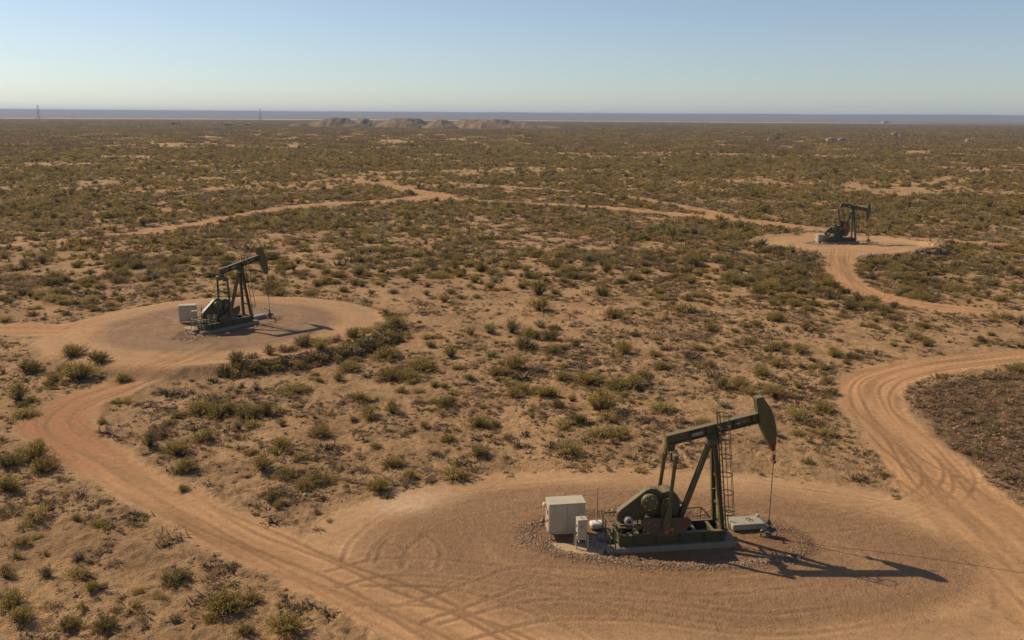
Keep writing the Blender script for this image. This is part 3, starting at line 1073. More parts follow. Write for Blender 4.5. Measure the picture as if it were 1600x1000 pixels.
    for yy in (-.2, .2):
        l = MB()
        l.tube([lad(.55, 0, yy), lad(7.25, 0, yy)], .034, 6)
        l.build('ladder_rail', D, lo)
    rg = MB()
    z = .8
    while z < 7.0:
        rg.tube([lad(z, 0, -.2), lad(z, 0, .2)], .014, 5)
        z += .30
    tag(rg.build('rung', G, lo), kind='stuff')
    for z in (1.75, 1.95, 2.9, 3.9, 4.9, 5.7, 6.5, 7.2):
        MB().tube([lad(z, .0, -.21)] + [lad(z, .24 + .34 * math.cos(q), .34 * math.sin(q)) for q in np.linspace(-2.2, 2.2, 12)] + [lad(z, 0, .21)], .026, 5).build('cage_hoop', D, lo)
    for q in (-1.1, 0, 1.1):
        MB().tube([lad(1.75, .24 + .34 * math.cos(q), .34 * math.sin(q)), lad(7.2, .24 + .34 * math.cos(q), .34 * math.sin(q))], .016, 5).build('cage_bar', D, lo)
    # guard rail round the back and the motor end
    gr = MB()
    top = 1.38
    pts = [(-5.42, -.95, top), (-5.42, 1.12, top), (-4.2, 1.12, top)]
    gr.tube([(-5.25, -.95, .31), (-5.25, -.95, top - .12), (-5.42, -.93, top), (-5.42, 1.12, top), (.02, 1.12, top), (.55, 1.12, .75)], .042, 7)
    gr.tube([(-5.42, -.9, .85), (-5.42, 1.12, .85), (.02, 1.12, .85)], .022, 6)
    gro = gr.build('guard_rail', G, root)
    for (x, y) in ((-5.42, -.55), (-5.42, .50), (-5.42, 1.12), (-3.6, 1.12), (-1.8, 1.12), (.02, 1.12)):
        MB().tube([(x, y, .02 if y > 1 else .30), (x, y, top)], .028, 6).build('post', G, gro)
    return root


z1 = 0.0
J1z, J2z, J3z = [land_z(*p) for p in (J1, J2, J3)]
make_pumpjack('large olive pumpjack on the nearest well pad, head raised over the wellhead', (*J1, J1z), A1, R(12))
make_pumpjack('olive pumpjack on the left well pad, head raised', (*J2, J2z), A2, R(10))
make_pumpjack('farthest of the three full pumpjacks, head dipped, on the right-hand raised pad', (*J3, J3z), A3, R(-11))


# ------------------------------------------------------------------ equipment round the pumpjacks
def frame_pt(J, ang, x, y):
    return J[0] + x * math.cos(ang) - y * math.sin(ang), J[1] + x * math.sin(ang) + y * math.cos(ang)


def wellhead(label, J, ang, wx=3.43):
    x, y = frame_pt(J, ang, wx, 0)
    t = thing('wellhead', label, 'wellhead', (x, y, land_z(x, y)), ang, 'wellheads under the horse heads')
    MB().lathe([(.26, -.05), (.26, .06), (.17, .07), (.17, .26), (.25, .27), (.25, .34), (.12, .36), (.12, .50)], (0, 0, 0), 'Z', 18).build('casing_head', M['steel'], t, True)
    MB().lathe([(.10, .50), (.17, .51), (.17, .57), (.085, .59), (.085, .74), (.13, .75), (.13, .82), (.06, .84), (.05, .98)], (0, 0, 0), 'Z', 16).build('stuffing_box', M['black'], t, True)
    MB().tube([(.1, 0, .42), (.42, -.05, .42), (.48, -.06, .34), (.48, -.06, 0)], .05, 8).build('flow_pipe', M['bright'], t)
    MB().tube([(-.1, 0, .40), (-.34, .02, .40), (-.40, .02, .34), (-.40, .02, 0)], .045, 8).build('flow_pipe', M['steel'], t)
    v = MB()
    v.lathe([(.085, -.12), (.085, .12)], (.27, -.02, .42), 'X', 12)
    v.build('valve', M['steel'], t, True)
    w = MB()
    w.tube([(.27 + .10 * math.cos(q), -.16, .42 + .10 * math.sin(q)) for q in np.linspace(0, 2 * math.pi, 13)], .014, 5)
    w.tube([(.27, -.05, .42), (.27, -.17, .42)], .014, 5)
    w.build('hand_wheel', M['black'], t)
    MB().beam((-.05, -.1, .66), (-.62, -.02, 1.22), .16, .06).build('white_arm', M['white'], t)
    MB().lathe([(.10, -.03), (.10, .03)], (-.66, -.02, 1.26), 'Y', 12).build('arm_plate', M['white'], t)
    return t


wellhead('wellhead with white arm on the nearest pad, under the raised red-tipped head', J1, A1)
wellhead('pale wellhead on the left pad, under the pumpjack there', J2, A2)
wellhead('tiny wellhead on the far right pad, under the dipped head', J3, A3)


def cabinet(label, x, y, ang, wide=1.95, deep=.95, z0=.36, z1=2.0):
    t = thing('control_cabinet', label, 'cabinet', (x, y, land_z(x, y)), ang, 'beige control cabinets')
    MB().box(0, wide, 0, deep, z0, z1).build('cabinet_body', M['beige'], t, bevel=.02)
    MB().box(-.035, wide + .035, -.035, deep + .035, z1 + .002, z1 + .05).build('roof', M['beige'], t, bevel=.012)
    for lx in (.12, wide - .12):
        for ly in (.10, deep - .10):
            MB().beam((lx, ly, -.05), (lx, ly, z0), .11, .11).build('leg', M['beige'], t)
    d = MB().box(-.022, -.002, .06, deep - .06, z0 + .06, z1 - .08).build('door', M['beige'], t, bevel=.008)
    MB().box(-.07, -.024, .22, .30, z0 + 1.02, z0 + 1.30).build('handle', M['beigedark'], d)
    MB().box(-.06, -.024, .20, .30, z0 + .62, z0 + .74).build('latch', M['black'], d)
    MB().box(-.06, -.024, .58, .64, z0 + .4, z0 + .52).build('hinge', M['beigedark'], d)
    s = MB()
    s.box(wide / 2 - .01, wide / 2 + .01, -.016, -.002, z0 + .03, z1 - .03)
    s.box(.03, wide - .03, -.014, -.002, z0 + .04, z0 + .07)
    tag(s.build('panel_seam', M['beigedark'], t), kind='stuff')
    lp = MB().lathe([(.06, 0), (.12, -.05), (.13, -.16), (.09, -.2)], (-.0, deep * .85, z1 - .30), 'X', 12).build('side_lamp', M['white'], t, True)
    return t


q = gp(861, 843)
cabinet('large beige control cabinet on legs, beside the nearest pumpjack', q[0] - .12, q[1] - .1, R(9))
q = gp(283, 506, MID_Z)
cabinet('beige control cabinet on the left well pad, behind its pumpjack', q[0] - .1, q[1] - .1, R(14), 1.7, .9, .25, 1.9)
q = gp(1278, 380, FAR_Z)
cabinet('dull low cabinet at the tail of the far right pumpjack', q[0], q[1], R(8), 2.0, 1.2, .2, 1.45)


def small_box(label, x, y, ang, k=1.0):
    t = thing('junction_box', label, 'electrical box', (x, y, land_z(x, y)), ang, 'small beige electrical boxes')
    w, d, z0, z1 = .50 * k, .48 * k, .52 * k, 1.62 * k
    MB().box(0, w, 0, d, z0, z1).build('box_body', M['beige'], t, bevel=.03)
    MB().box(-.012, w + .012, -.012, d + .012, z1 + .002, z1 + .03).build('lid', M['beige'], t, bevel=.01)
    for lx, ly in ((-.06, .02), (w + .06, .02), (-.06, d - .02), (w + .06, d - .02)):
        MB().beam((lx, ly, -.06), (lx, ly, z0 + .28 if ly < .2 else z0 + .2), .06, .06).build('leg', M['beige'], t)
    MB().tube([(w * .45, d / 2, z1 + .03), (w * .45, d / 2, z1 + .20)], .025, 8).build('conduit_stub', M['bright'], t)
    MB().box(-.03, -.002, .16, .24, z1 - .42, z1 - .32).build('latch', M['black'], t)
    MB().box(-.03, -.002, .16, .24, z0 + .28, z0 + .38).build('latch', M['black'], t)
    MB().box(w * .3, w * .62, -.014, -.002, z1 - .38, z1 - .30).build('rating_plate', M['beigedark'], t)
    MB().tube([(.08, .1, z0), (.08, .1, z0 - .06), (.10, .0, z0 - .1)], .03, 6).build('cable_gland', M['white'], t)
    return t


q = gp(902, 859)
small_box('small upright beige electrical box on four legs, in front of the large cabinet', q[0], q[1], R(9))
q = gp(301, 511, MID_Z)
small_box('small upright pale electrical box on the left well pad', q[0], q[1], R(20), 1.0)

# slab under the electrical boxes
A = [gp(862, 850), gp(888, 871), gp(942, 867), gp(948, 850)]
def slab(label, pts, zt, name='concrete_slab'):
    cx = sum(p[0] for p in pts) / 4
    cy = sum(p[1] for p in pts) / 4
    zz = land_z(cx, cy)
    V = [Vector((p[0] - cx, p[1] - cy, h)) for h in (-.15, zt) for p in pts]
    o = MB().add(V, [(3, 2, 1, 0), (4, 5, 6, 7), (0, 1, 5, 4), (1, 2, 6, 5), (2, 3, 7, 6), (3, 0, 4, 7)]).build(name, M['slab'], None, bevel=.012)
    o.location = (cx, cy, zz)
    return tag(o, label, 'slab')


slab('flat sandy concrete slab under the small electrical box by the nearest pumpjack', A, .05)
slab('small concrete slab beside the cabinet on the left well pad', [gp(285, 512, MID_Z), gp(300, 516, MID_Z), gp(324, 514, MID_Z), gp(305, 509, MID_Z)], .05)

# white block with a post
q = gp(932, 826)
t = thing('marker_post', 'thin grey post rising from a white block between cabinet and nearest pumpjack', 'post', (*q, land_z(*q)), R(9))
MB().box(-.36, .36, -.28, .28, .10, .42).build('white_block', M['white'], t, bevel=.07)
s = MB()
for x in (-.28, .28):
    for y in (-.2, .2):
        s.beam((x, y, -.05), (x, y, .12), .07, .07)
tag(s.build('block_foot', M['steel'], t), kind='stuff')
MB().tube([(0, 0, .40), (0, 0, 1.35), (.0, 0, 1.40), (0, 0, 2.35)], [.045, .045, .034, .034], 8).build('pole', M['bright'], t)
MB().lathe([(.05, 2.352), (.05, 2.44)], (0, 0, 0), 'Z', 8).build('pole_cap', M['bright'], t)
q = gp(316, 502, MID_Z)
t = thing('marker_post', 'thin dark post by the cabinet on the left well pad', 'post', (*q, land_z(*q)), 0)
MB().box(-.2, .2, -.2, .2, -.02, .2).build('foot_block', M['concrete'], t, bevel=.03)
MB().tube([(0, 0, .2), (0, 0, 1.5)], .05, 8).build('pole', M['steel'], t)

# low tank cover by the nearest wellhead
q = (gp(1142, 832) + gp(1192, 827)) / 2
t = thing('tank_cover', 'low pale green lidded box on the ground between ladder and nearest wellhead', 'box', (q[0] + .05, q[1] + .45, land_z(*q)), R(9))
MB().box(-.95, .95, -.50, .50, .06, .36).build('tank_body', M['lidgreen'], t, bevel=.04)
ld = MB().box(-.98, .98, -.53, .53, .362, .42).build('lid', M['lidgreen'], t, bevel=.03)
MB().tube([(.0, .05, .42), (.02, .05, .50), (.22, .05, .50), (.24, .05, .42)], .022, 6).build('handle', M['black'], ld)
MB().tube([(.1, -.12, .42), (.12, -.12, .48), (.32, -.12, .48), (.34, -.12, .42)], .022, 6).build('handle', M['black'], ld)
s = MB()
for x in (-.8, .8):
    s.box(x - .08, x + .08, -.45, .45, -.05, .06)
s.build('skid', M['black'], t)
MB().lathe([(.06, .95), (.06, 1.05)], (0, -.2, .22), 'X', 10).build('outlet', M['bright'], t)
q = gp(1138, 826)
t = tag(MB().tube([(-.1, .1, .85), (.0, 0, .12), (.08, -.02, .06), (.55, -.1, .05)], .05, 8).build('vent_pipe', M['yellow'], None),
        'short bent pale yellow pipe beside the pale green box', 'pipe')
t.location = (*q, land_z(*q))
q = frame_pt(J2, A2, 2.6, .9)
t = thing('tank_cover', 'low bluish covered box by the wellhead of the left well pad', 'box', (*q, land_z(*q)), A2)
MB().box(-.8, .8, -.42, .42, -.03, .34).build('tank_body', M['greysteel'], t, bevel=.04)
MB().box(-.83, .83, -.45, .45, .342, .40).build('lid', M['greysteel'], t, bevel=.02)

# pipes on the ground, and a thin tube standing in for a shadow line


def ground_pipe(name, pix, r, mat, label, cat, z=0.0):
    P = smooth_line([(*gp(a, b, z), 0) for a, b in pix], 8)[:, :2]
    pts = [(p[0], p[1], land_z(*p) + r * .7) for p in P]
    return tag(MB().tube(pts, r, 6).build(name, mat), label, cat)


ground_pipe('shadow_line', [(1216, 842), (1280, 852), (1370, 862), (1480, 877), (1610, 897), (1700, 908)], .011, M['rope'],  # dark tube added in place of a thin shadow line on the pad
            'thin dark tube as shadow line over the pad from the nearest wellhead to the right', 'shadow_line')
ground_pipe('conduit', [(905, 848), (925, 854), (946, 858)], .035, M['steel'], 'thin steel conduit on the ground from the small electrical box to the nearest pumpjack', 'pipe')
ground_pipe('conduit', [(908, 842), (930, 848), (948, 850)], .03, M['bright'], 'paler conduit on the ground behind the steel one, by the slab', 'pipe')

# ------------------------------------------------------------------ far installations
def pylon(label, px, py, height):
    d = gp(px, py)
    t = thing('pylon', label, 'pylon', (*d, -1.0), 0, 'lattice pylons on the horizon')
    w = 5.5
    for sx in (-1, 1):
        for sy in (-1, 1):
            m = MB()
            m.beam((sx * w, sy * w, 0), (sx * 1.6, sy * 1.6, height * .62), .34, .34)
            m.beam((sx * 1.6, sy * 1.6, height * .62), (sx * .5, sy * .5, height), .34, .34)
            m.build('leg', M['greysteel'], t)
    br = MB()
    for k in range(6):
        za, zb = height * .62 * k / 6, height * .62 * (k + 1) / 6
        wa, wb = w + (1.6 - w) * k / 6, w + (1.6 - w) * (k + 1) / 6
        for s in (-1, 1):
            br.beam((-wa, s * wa, za), (wb, s * wb, zb), .3, .3)
            br.beam((wa, s * wa, za), (-wb, s * wb, zb), .3, .3)
            br.beam((s * wa, -wa, za), (s * wb, wb, zb), .3, .3)
        br.beam((-wb, -wb, zb), (wb, -wb, zb), .3, .3)
    tag(br.build('lattice', M['greysteel'], t), kind='stuff')
    for z, ln in ((height * .74, 7.5), (height * .93, 4.5)):
        MB().beam((-ln, 0, z), (ln, 0, z), .5, .6).build('cross_arm', M['greysteel'], t)


pylon('left of the two lattice pylons, above the far left horizon', 61, 188.2, 46)
pylon('right of the two lattice pylons, left of the spoil hills', 407, 188.6, 42)


def shed(label, px, py, w, d, h, mat, group='sheds far out on the plain', rz=0.0):
    q = gp(px, py)
    t = thing('shed', label, 'shed', (*q, land_z(*q) - .1), rz, group)
    MB().box(-w / 2, w / 2, -d / 2, d / 2, 0, h).build('wall', mat, t)
    MB().prism([(-w / 2 - .2, h + .01), (w / 2 + .2, h + .01), (w / 2 + .2, h + .12), (0, h + .12 + w * .1), (-w / 2 - .2, h + .12)], -d / 2 - .2, d / 2 + .2).build('roof', M['roofing'], t)
    MB().box(-w * .15, w * .12, -d / 2 - .04, -d / 2 - .005, .05, h * .7).build('door', M['darkgreen'], t)


def tank(label, px, py, r, h, mat=None):
    q = gp(px, py)
    t = thing('storage_tank', label, 'tank', (*q, land_z(*q) - .1), 0, 'storage tanks far out on the plain')
    MB().lathe([(r, 0), (r, h)], (0, 0, 0), 'Z', 20).build('tank_wall', mat or M['roofing'], t, True)
    MB().lathe([(r + .08, h + .005), (r + .08, h + .12), (.3, h + .5)], (0, 0, 0), 'Z', 20).build('tank_roof', M['roofing'], t, True)
    MB().tube([(r + .1, 0, 0), (r + .1, 0, h)], .12, 6).build('ladder', M['steel'], t)


shed('small pale shed left of the distant pumpjack', 1203, 222.5, 4.6, 3.5, 2.2, M['roofing'])
shed('low dark shed far left of the distant pumpjack', 1195, 222, 3.0, 3.0, 1.3, M['darkgreen'])
shed('long pale building by a blue-grey one on the right of the plain', 1299, 222.5, 9, 5, 2.8, M['roofing'])
shed('blue-grey building touching the long pale one', 1315, 222, 6.5, 5, 2.6, M['greysteel'])
shed('pale shed standing alone near the right horizon', 1398, 213.5, 7, 5, 3.6, M['roofing'])
shed('low white shed right of centre under the ridge', 1383, 192.8, 26, 18, 8, M['roofing'])
tank('pale tank beside the shed near the right horizon', 1406, 214.5, 1.8, 2.6)
tank('pale tank on the plain at far right of the pair', 1512, 221.0, 2.2, 2.6)
tank('second pale tank, right of the far right one', 1520, 219.5, 2.0, 2.4)
tank('dark tank at the left end of the far tank row', 1140, 210.0, 2.4, 3.6, M['steel'])
tank('small pale tank at the right end of the far tank row', 1162, 210.6, 2.2, 3.2)
shed('dark shed in the far row right of the left pylon', 272, 195.6, 9, 7, 5.5, M['darkgreen'])
shed('pale shed in the far row right of the left pylon', 281, 195.8, 3.5, 6, 6.5, M['roofing'])
shed('long dark shed in the far row left of the spoil hills', 358, 197.0, 14, 7, 4.0, M['darkgreen'])
shed('dark shed at the right end of the far row', 388, 197.5, 12, 7, 3.8, M['steel'])
tank('white tower-like tank in the middle of the far left row', 347, 196.2, 2.0, 8.5, M['roofing'])
q = gp(1217, 222.5)
t = make_pumpjack('tiny distant pumpjack beside pale shed on the right half of the plain', (*q, land_z(*q) - .1), R(5), R(-10))


# ------------------------------------------------------------------ plants
def leaf_material(name, c1, c2, c3, transl=.22):
    m, nt, b = new_mat(name)
    L = nt.links.new
    oi = nt.nodes.new('ShaderNodeObjectInfo')
    g = nt.nodes.new('ShaderNodeNewGeometry')
    a = ramp(nt, oi.outputs['Random'], [(0, c1), (.5, c2), (1, c3)])
    v = ramp(nt, g.outputs['Random Per Island'], [(0, (.65, .65, .65)), (1, (1.35, 1.35, 1.3))])
    c = mixc(nt, a, v, 1.0, 'MULTIPLY')
    L(c, b.inputs['Base Color'])
    b.inputs['Roughness'].default_value = .75
    b.inputs['Specular IOR Level'].default_value = .12
    tr = nt.nodes.new('ShaderNodeBsdfTranslucent')
    L(c, tr.inputs['Color'])
    mx = nt.nodes.new('ShaderNodeMixShader')
    mx.inputs[0].default_value = transl
    L(b.outputs[0], mx.inputs[1])
    L(tr.outputs[0], mx.inputs[2])
    L(mx.outputs[0], nt.nodes['Material Output'].inputs['Surface'])
    return m


LM = {
    'olive': leaf_material('olive_leaf', (.34, .25, .080), (.38, .28, .09), (.30, .225, .08), .40),
    'dark': leaf_material('dark_leaf', (.235, .18, .064), (.27, .205, .07), (.205, .16, .065), .38),
    'sage': leaf_material('sage_leaf', (.39, .325, .18), (.42, .35, .20), (.36, .30, .16), .32),
    'yellow': leaf_material('yellow_leaf', (.47, .35, .125), (.43, .325, .115), (.49, .355, .14), .42),
    'brown': leaf_material('dry_leaf', (.31, .205, .11), (.34, .225, .12), (.27, .18, .10), .28),
    'straw': leaf_material('straw_leaf', (.45, .315, .16), (.41, .285, .145), (.48, .335, .18), .3),
    'litter': leaf_material('dead_twigs', (.12, .08, .05), (.15, .10, .06), (.10, .068, .042), .05),
}
STEM = paint('twig_bark', (.10, .070, .042), .9, .3)


def stems_and_leaves(seed, nst, nlf, leaf, spread=(25, 88), hgt=.62, base=.10, droop=.25, tip=.35):
    r = np.random.default_rng(seed)
    az = r.random(nst) * 2 * np.pi
    el = np.radians(spread[0] + (spread[1] - spread[0]) * r.random(nst) ** .8)
    ln = (.34 + .30 * r.random(nst))
    d = np.column_stack([np.cos(az) * np.cos(el), np.sin(az) * np.cos(el), np.sin(el) * hgt / .6])
    b = np.column_stack([np.cos(az), np.sin(az), np.zeros(nst)]) * (base * r.random(nst))[:, None]
    def at(t, i):
        p = b[i] + d[i] * (ln[i] * t)[:, None]
        p[:, 2] -= droop * (t ** 2) * ln[i] * np.cos(el[i]) * .5
        return p
    sv, sf = [], []
    for i in range(nst):
        ii = np.array([i, i, i])
        P = at(np.array([0, .55, 1.0]), ii)
        w = np.array([-np.sin(az[i]), np.cos(az[i]), 0])
        u = np.cross(d[i] / np.linalg.norm(d[i]), w)
        o = len(sv)
        for k, rad in enumerate((.010, .007, .004)):
            for q in range(3):
                an = q * 2 * np.pi / 3
                sv.append(P[k] + (w * np.cos(an) + u * np.sin(an)) * rad)
        for k in range(2):
            for q in range(3):
                a0, a1 = o + k * 3 + q, o + k * 3 + (q + 1) % 3
                sf.append((a0, a1, a1 + 3, a0 + 3))
    i = r.integers(0, nst, nlf)
    t = tip + (1.06 - tip) * r.random(nlf) ** .7
    P = at(t, i) + r.normal(0, .035, (nlf, 3))
    P[:, 2] = np.maximum(P[:, 2], .02)
    dirv = d[i] / np.linalg.norm(d[i], axis=1)[:, None] + r.normal(0, .55, (nlf, 3))
    dirv /= np.linalg.norm(dirv, axis=1)[:, None]
    sd = np.cross(dirv, r.normal(0, 1, (nlf, 3)))
    sd /= np.linalg.norm(sd, axis=1)[:, None] + 1e-9
    s = leaf * (.6 + .8 * r.random(nlf))[:, None]
    lv = np.stack([P - sd * s * .22, P + sd * s * .22, P + dirv * s + sd * s * .10, P + dirv * s - sd * s * .10], 1).reshape(-1, 3)
    lf = np.arange(nlf * 4).reshape(-1, 4)
    return np.array(sv), sf, lv, lf


def mesh_of(name, V, Fc, mat):
    me = bpy.data.meshes.new(name)
    me.from_pydata([tuple(v) for v in V], [], [tuple(int(k) for k in f) for f in Fc])
    me.materials.append(mat)
    return me


def joined(name, sv, sf, lv, lf, lm):
    V = np.vstack([sv, lv])
    Fc = list(sf) + [tuple(int(k) + len(sv) for k in f) for f in lf]
    me = mesh_of(name, V, Fc, STEM)
    me.materials.append(lm)
    idx = np.zeros(len(Fc), np.int32)
    idx[len(sf):] = 1
    me.polygons.foreach_set('material_index', idx)
    return me


# bush kinds: (name, leaf material, stems, leaves, leaf size, spread, height, base, droop, word)
KINDS = [
    ('desert_bush', 'olive', 110, 2600, .046, (18, 88), .66, .14, .25, 'olive'),
    ('desert_bush', 'olive', 100, 2200, .044, (28, 86), .75, .10, .15, 'olive'),
    ('desert_bush', 'dark', 120, 3000, .048, (8, 85), .52, .20, .35, 'dark olive'),
    ('desert_bush', 'dark', 110, 2600, .046, (20, 86), .62, .16, .25, 'dark olive'),
    ('desert_bush', 'sage', 80, 1700, .046, (25, 86), .70, .12, .15, 'grey-green'),
    ('desert_bush', 'yellow', 100, 1900, .044, (15, 82), .56, .14, .30, 'yellowish'),
    ('desert_bush', 'brown', 120, 1700, .042, (10, 80), .50, .16, .30, 'dry brown'),
]
KINDS += [
    ('desert_bush', 'olive', 60, 1100, .050, (5, 70), .45, .28, .45, 'olive'),
    ('desert_bush', 'olive', 140, 3200, .044, (12, 90), .58, .24, .30, 'olive'),
    ('desert_bush', 'dark', 70, 1300, .050, (30, 90), .85, .08, .10, 'dark olive'),
    ('desert_bush', 'dark', 90, 1500, .046, (4, 60), .40, .30, .45, 'dark olive'),
    ('desert_bush', 'sage', 60, 700, .050, (45, 90), .80, .12, .05, 'grey-green'),
    ('desert_bush', 'yellow', 150, 1400, .060, (10, 88), .55, .22, .20, 'yellowish'),
    ('desert_bush', 'brown', 90, 260, .045, (8, 85), .60, .14, .15, 'bare twiggy brown'),
]
PROTO = []
for k, (nm, lm, ns, nl, lsz, spd, hg, bs, drp, word) in enumerate(KINDS):
    sv, sf, lv, lf = stems_and_leaves(500 + k, ns, nl, lsz, spd, hg, bs, drp)
    PROTO.append((mesh_of('stems', sv, sf, STEM), mesh_of('foliage', lv, lf, LM[lm]), joined(nm, sv, sf, lv, lf, LM[lm])))
# lower detail versions for the scatter far out
src = bpy.data.collections.new('plant_sources')      # never linked to the scene: only read by the scatter


def source(col, me):
    o = bpy.data.objects.new(me.name, me)
    col.objects.link(o)
    return o


SRC_NEAR = bpy.data.collections.new('sources_near')
for k in range(len(KINDS)):
    source(SRC_NEAR, PROTO[k][2]).name = 'near_bush_%02d' % k
SRC_MID = bpy.data.collections.new('sources_mid')
for k, (nm, lm, ns, nl, lsz, spd, hg, bs, drp, word) in enumerate(KINDS):
    sv, sf, lv, lf = stems_and_leaves(600 + k, 20, 420, .10, spd, hg, bs, drp, .3)
    source(SRC_MID, joined('mid_bush', sv, sf, lv, lf, LM[lm])).name = 'mid_bush_%02d' % k
SRC_FAR = bpy.data.collections.new('sources_far')
for k in range(6):
    r = np.random.default_rng(700 + k)
    LV, LF = [], []
    n = 0
    for j in range(16):
        sv, sf, lv, lf = stems_and_leaves(720 + k * 20 + j, 10, 46, .30, (10, 86), .6, .15, .2, .3)
        lv = lv * (1.4 + 1.3 * r.random()) + np.array([*(r.normal(0, 3.4, 2)), 0])
        LV.append(lv)
        LF.append(lf + n)
        n += len(lv)
    source(SRC_FAR, mesh_of('far_clump', np.vstack(LV), np.vstack(LF), LM[('olive', 'dark', 'brown', 'yellow', 'dark', 'brown')[k]])).name = 'far_clump_%02d' % k


def scatter(name, pts, rot, scale, index, coll, kind='stuff', lean=None):
    """one object of many small instances on mesh points"""
    me = bpy.data.meshes.new(name)
    me.vertices.add(len(pts))
    me.vertices.foreach_set('co', np.asarray(pts, np.float32).ravel())
    for an, ty, fld, val in (('turn', 'FLOAT', 'value', rot), ('size', 'FLOAT_VECTOR', 'vector', scale), ('pick', 'INT', 'value', index)):
        a = me.attributes.new(an, ty, 'POINT')
        a.data.foreach_set(fld, np.asarray(val, np.int32 if ty == 'INT' else np.float32).ravel())
    o = bpy.data.objects.new(name, me)
    COL.objects.link(o)
    ng = bpy.data.node_groups.new(name, 'GeometryNodeTree')
    ng.interface.new_socket('Geometry', in_out='INPUT', socket_type='NodeSocketGeometry')
    ng.interface.new_socket('Geometry', in_out='OUTPUT', socket_type='NodeSocketGeometry')
    N, L = ng.nodes.new, ng.links.new
    gi, go = N('NodeGroupInput'), N('NodeGroupOutput')
    ci = N('GeometryNodeCollectionInfo')
    ci.inputs['Collection'].default_value = coll
    ci.inputs['Separate Children'].default_value = True
    ci.inputs['Reset Children'].default_value = True
    ip = N('GeometryNodeInstanceOnPoints')
    ip.inputs['Pick Instance'].default_value = True
    def named(an, ty):
        n = N('GeometryNodeInputNamedAttribute')
        n.data_type = ty
        n.inputs['Name'].default_value = an
        return n.outputs['Attribute']
    cx = N('ShaderNodeCombineXYZ')
    L(named('turn', 'FLOAT'), cx.inputs['Z'])
    L(gi.outputs[0], ip.inputs['Points'])
    L(ci.outputs[0], ip.inputs['Instance'])
    L(named('pick', 'INT'), ip.inputs['Instance Index'])
    L(cx.outputs[0], ip.inputs['Rotation'])
    L(named('size', 'FLOAT_VECTOR'), ip.inputs['Scale'])
    L(ip.outputs[0], go.inputs[0])
    md = o.modifiers.new('scatter', 'NODES')
    md.node_group = ng
    return tag(o, kind=kind)


def clear_of_traffic(x, y, margin=0.0):
    """distance outside every road, pad and rock ring"""
    rd = np.full(x.shape, 1e3)
    for ln in ROADS.values():
        d, _, _ = seg_dist(x, y, ln)
        rd = np.minimum(rd, d)
    p = np.minimum(np.minimum(PAD1O.d(x, y)[0] + .5, PAD2O.d(x, y)[0] - .9), PAD3.d(x, y)[0] - .6)
    return np.minimum(rd, p) - margin


def bush_density(x, y):
    d = np.hypot(x, y)
    n1 = fbm(x, y, 14, 3, 801)
    n2 = fbm(x, y, 55, 3, 811)
    base = np.interp(d, [30, 60, 95, 120, 160, 230, 400, 900], [.04, .085, .105, .17, .23, .28, .28, .18])
    f = np.clip(.95 + 1.25 * n1 + 1.1 * n2 * sstep(60, 160, d), .04, 2.4)
    # barer sand
    for (px, py, rx, ry, k) in [(700, 482, 17, 8, .9), (1000, 560, 6, 12, .45), (640, 500, 12, 4, .8), (900, 720, 16, 4, .75), (1180, 730, 12, 6, .85),
                                (1080, 620, 6, 9, .6), (200, 830, 8, 5, .45), (480, 720, 4, 3, .2), (600, 470, 14, 7, .6), (1380, 520, 14, 5, .3), (180, 660, 6, 6, .6), (330, 750, 5, 3, .6)]:
        q = gp(px, py)
        f = f * (1 - k * np.exp(-(((x - q[0]) / rx) ** 2 + ((y - q[1]) / ry) ** 2)))
    # thicker stands
    for (px, py, rx, ry, k) in [(1240, 440, 9, 16, 1.3), (1430, 450, 14, 10, 1.0), (620, 600, 10, 6, .5), (800, 530, 9, 5, .9), (1000, 370, 60, 25, .5), (560, 540, 8, 5, .8),
                                (300, 400, 40, 14, .5), (200, 330, 90, 40, .6)]:
        q = gp(px, py)
        f = f * (1 + k * np.exp(-(((x - q[0]) / rx) ** 2 + ((y - q[1]) / ry) ** 2)))
    return base * f


def sector(n, r0, r1, half=39):
    r = np.sqrt(r0 * r0 + (r1 * r1 - r0 * r0) * rng.random(n))
    t = np.radians((rng.random(n) * 2 - 1) * half)
    return r * np.sin(t), r * np.cos(t)


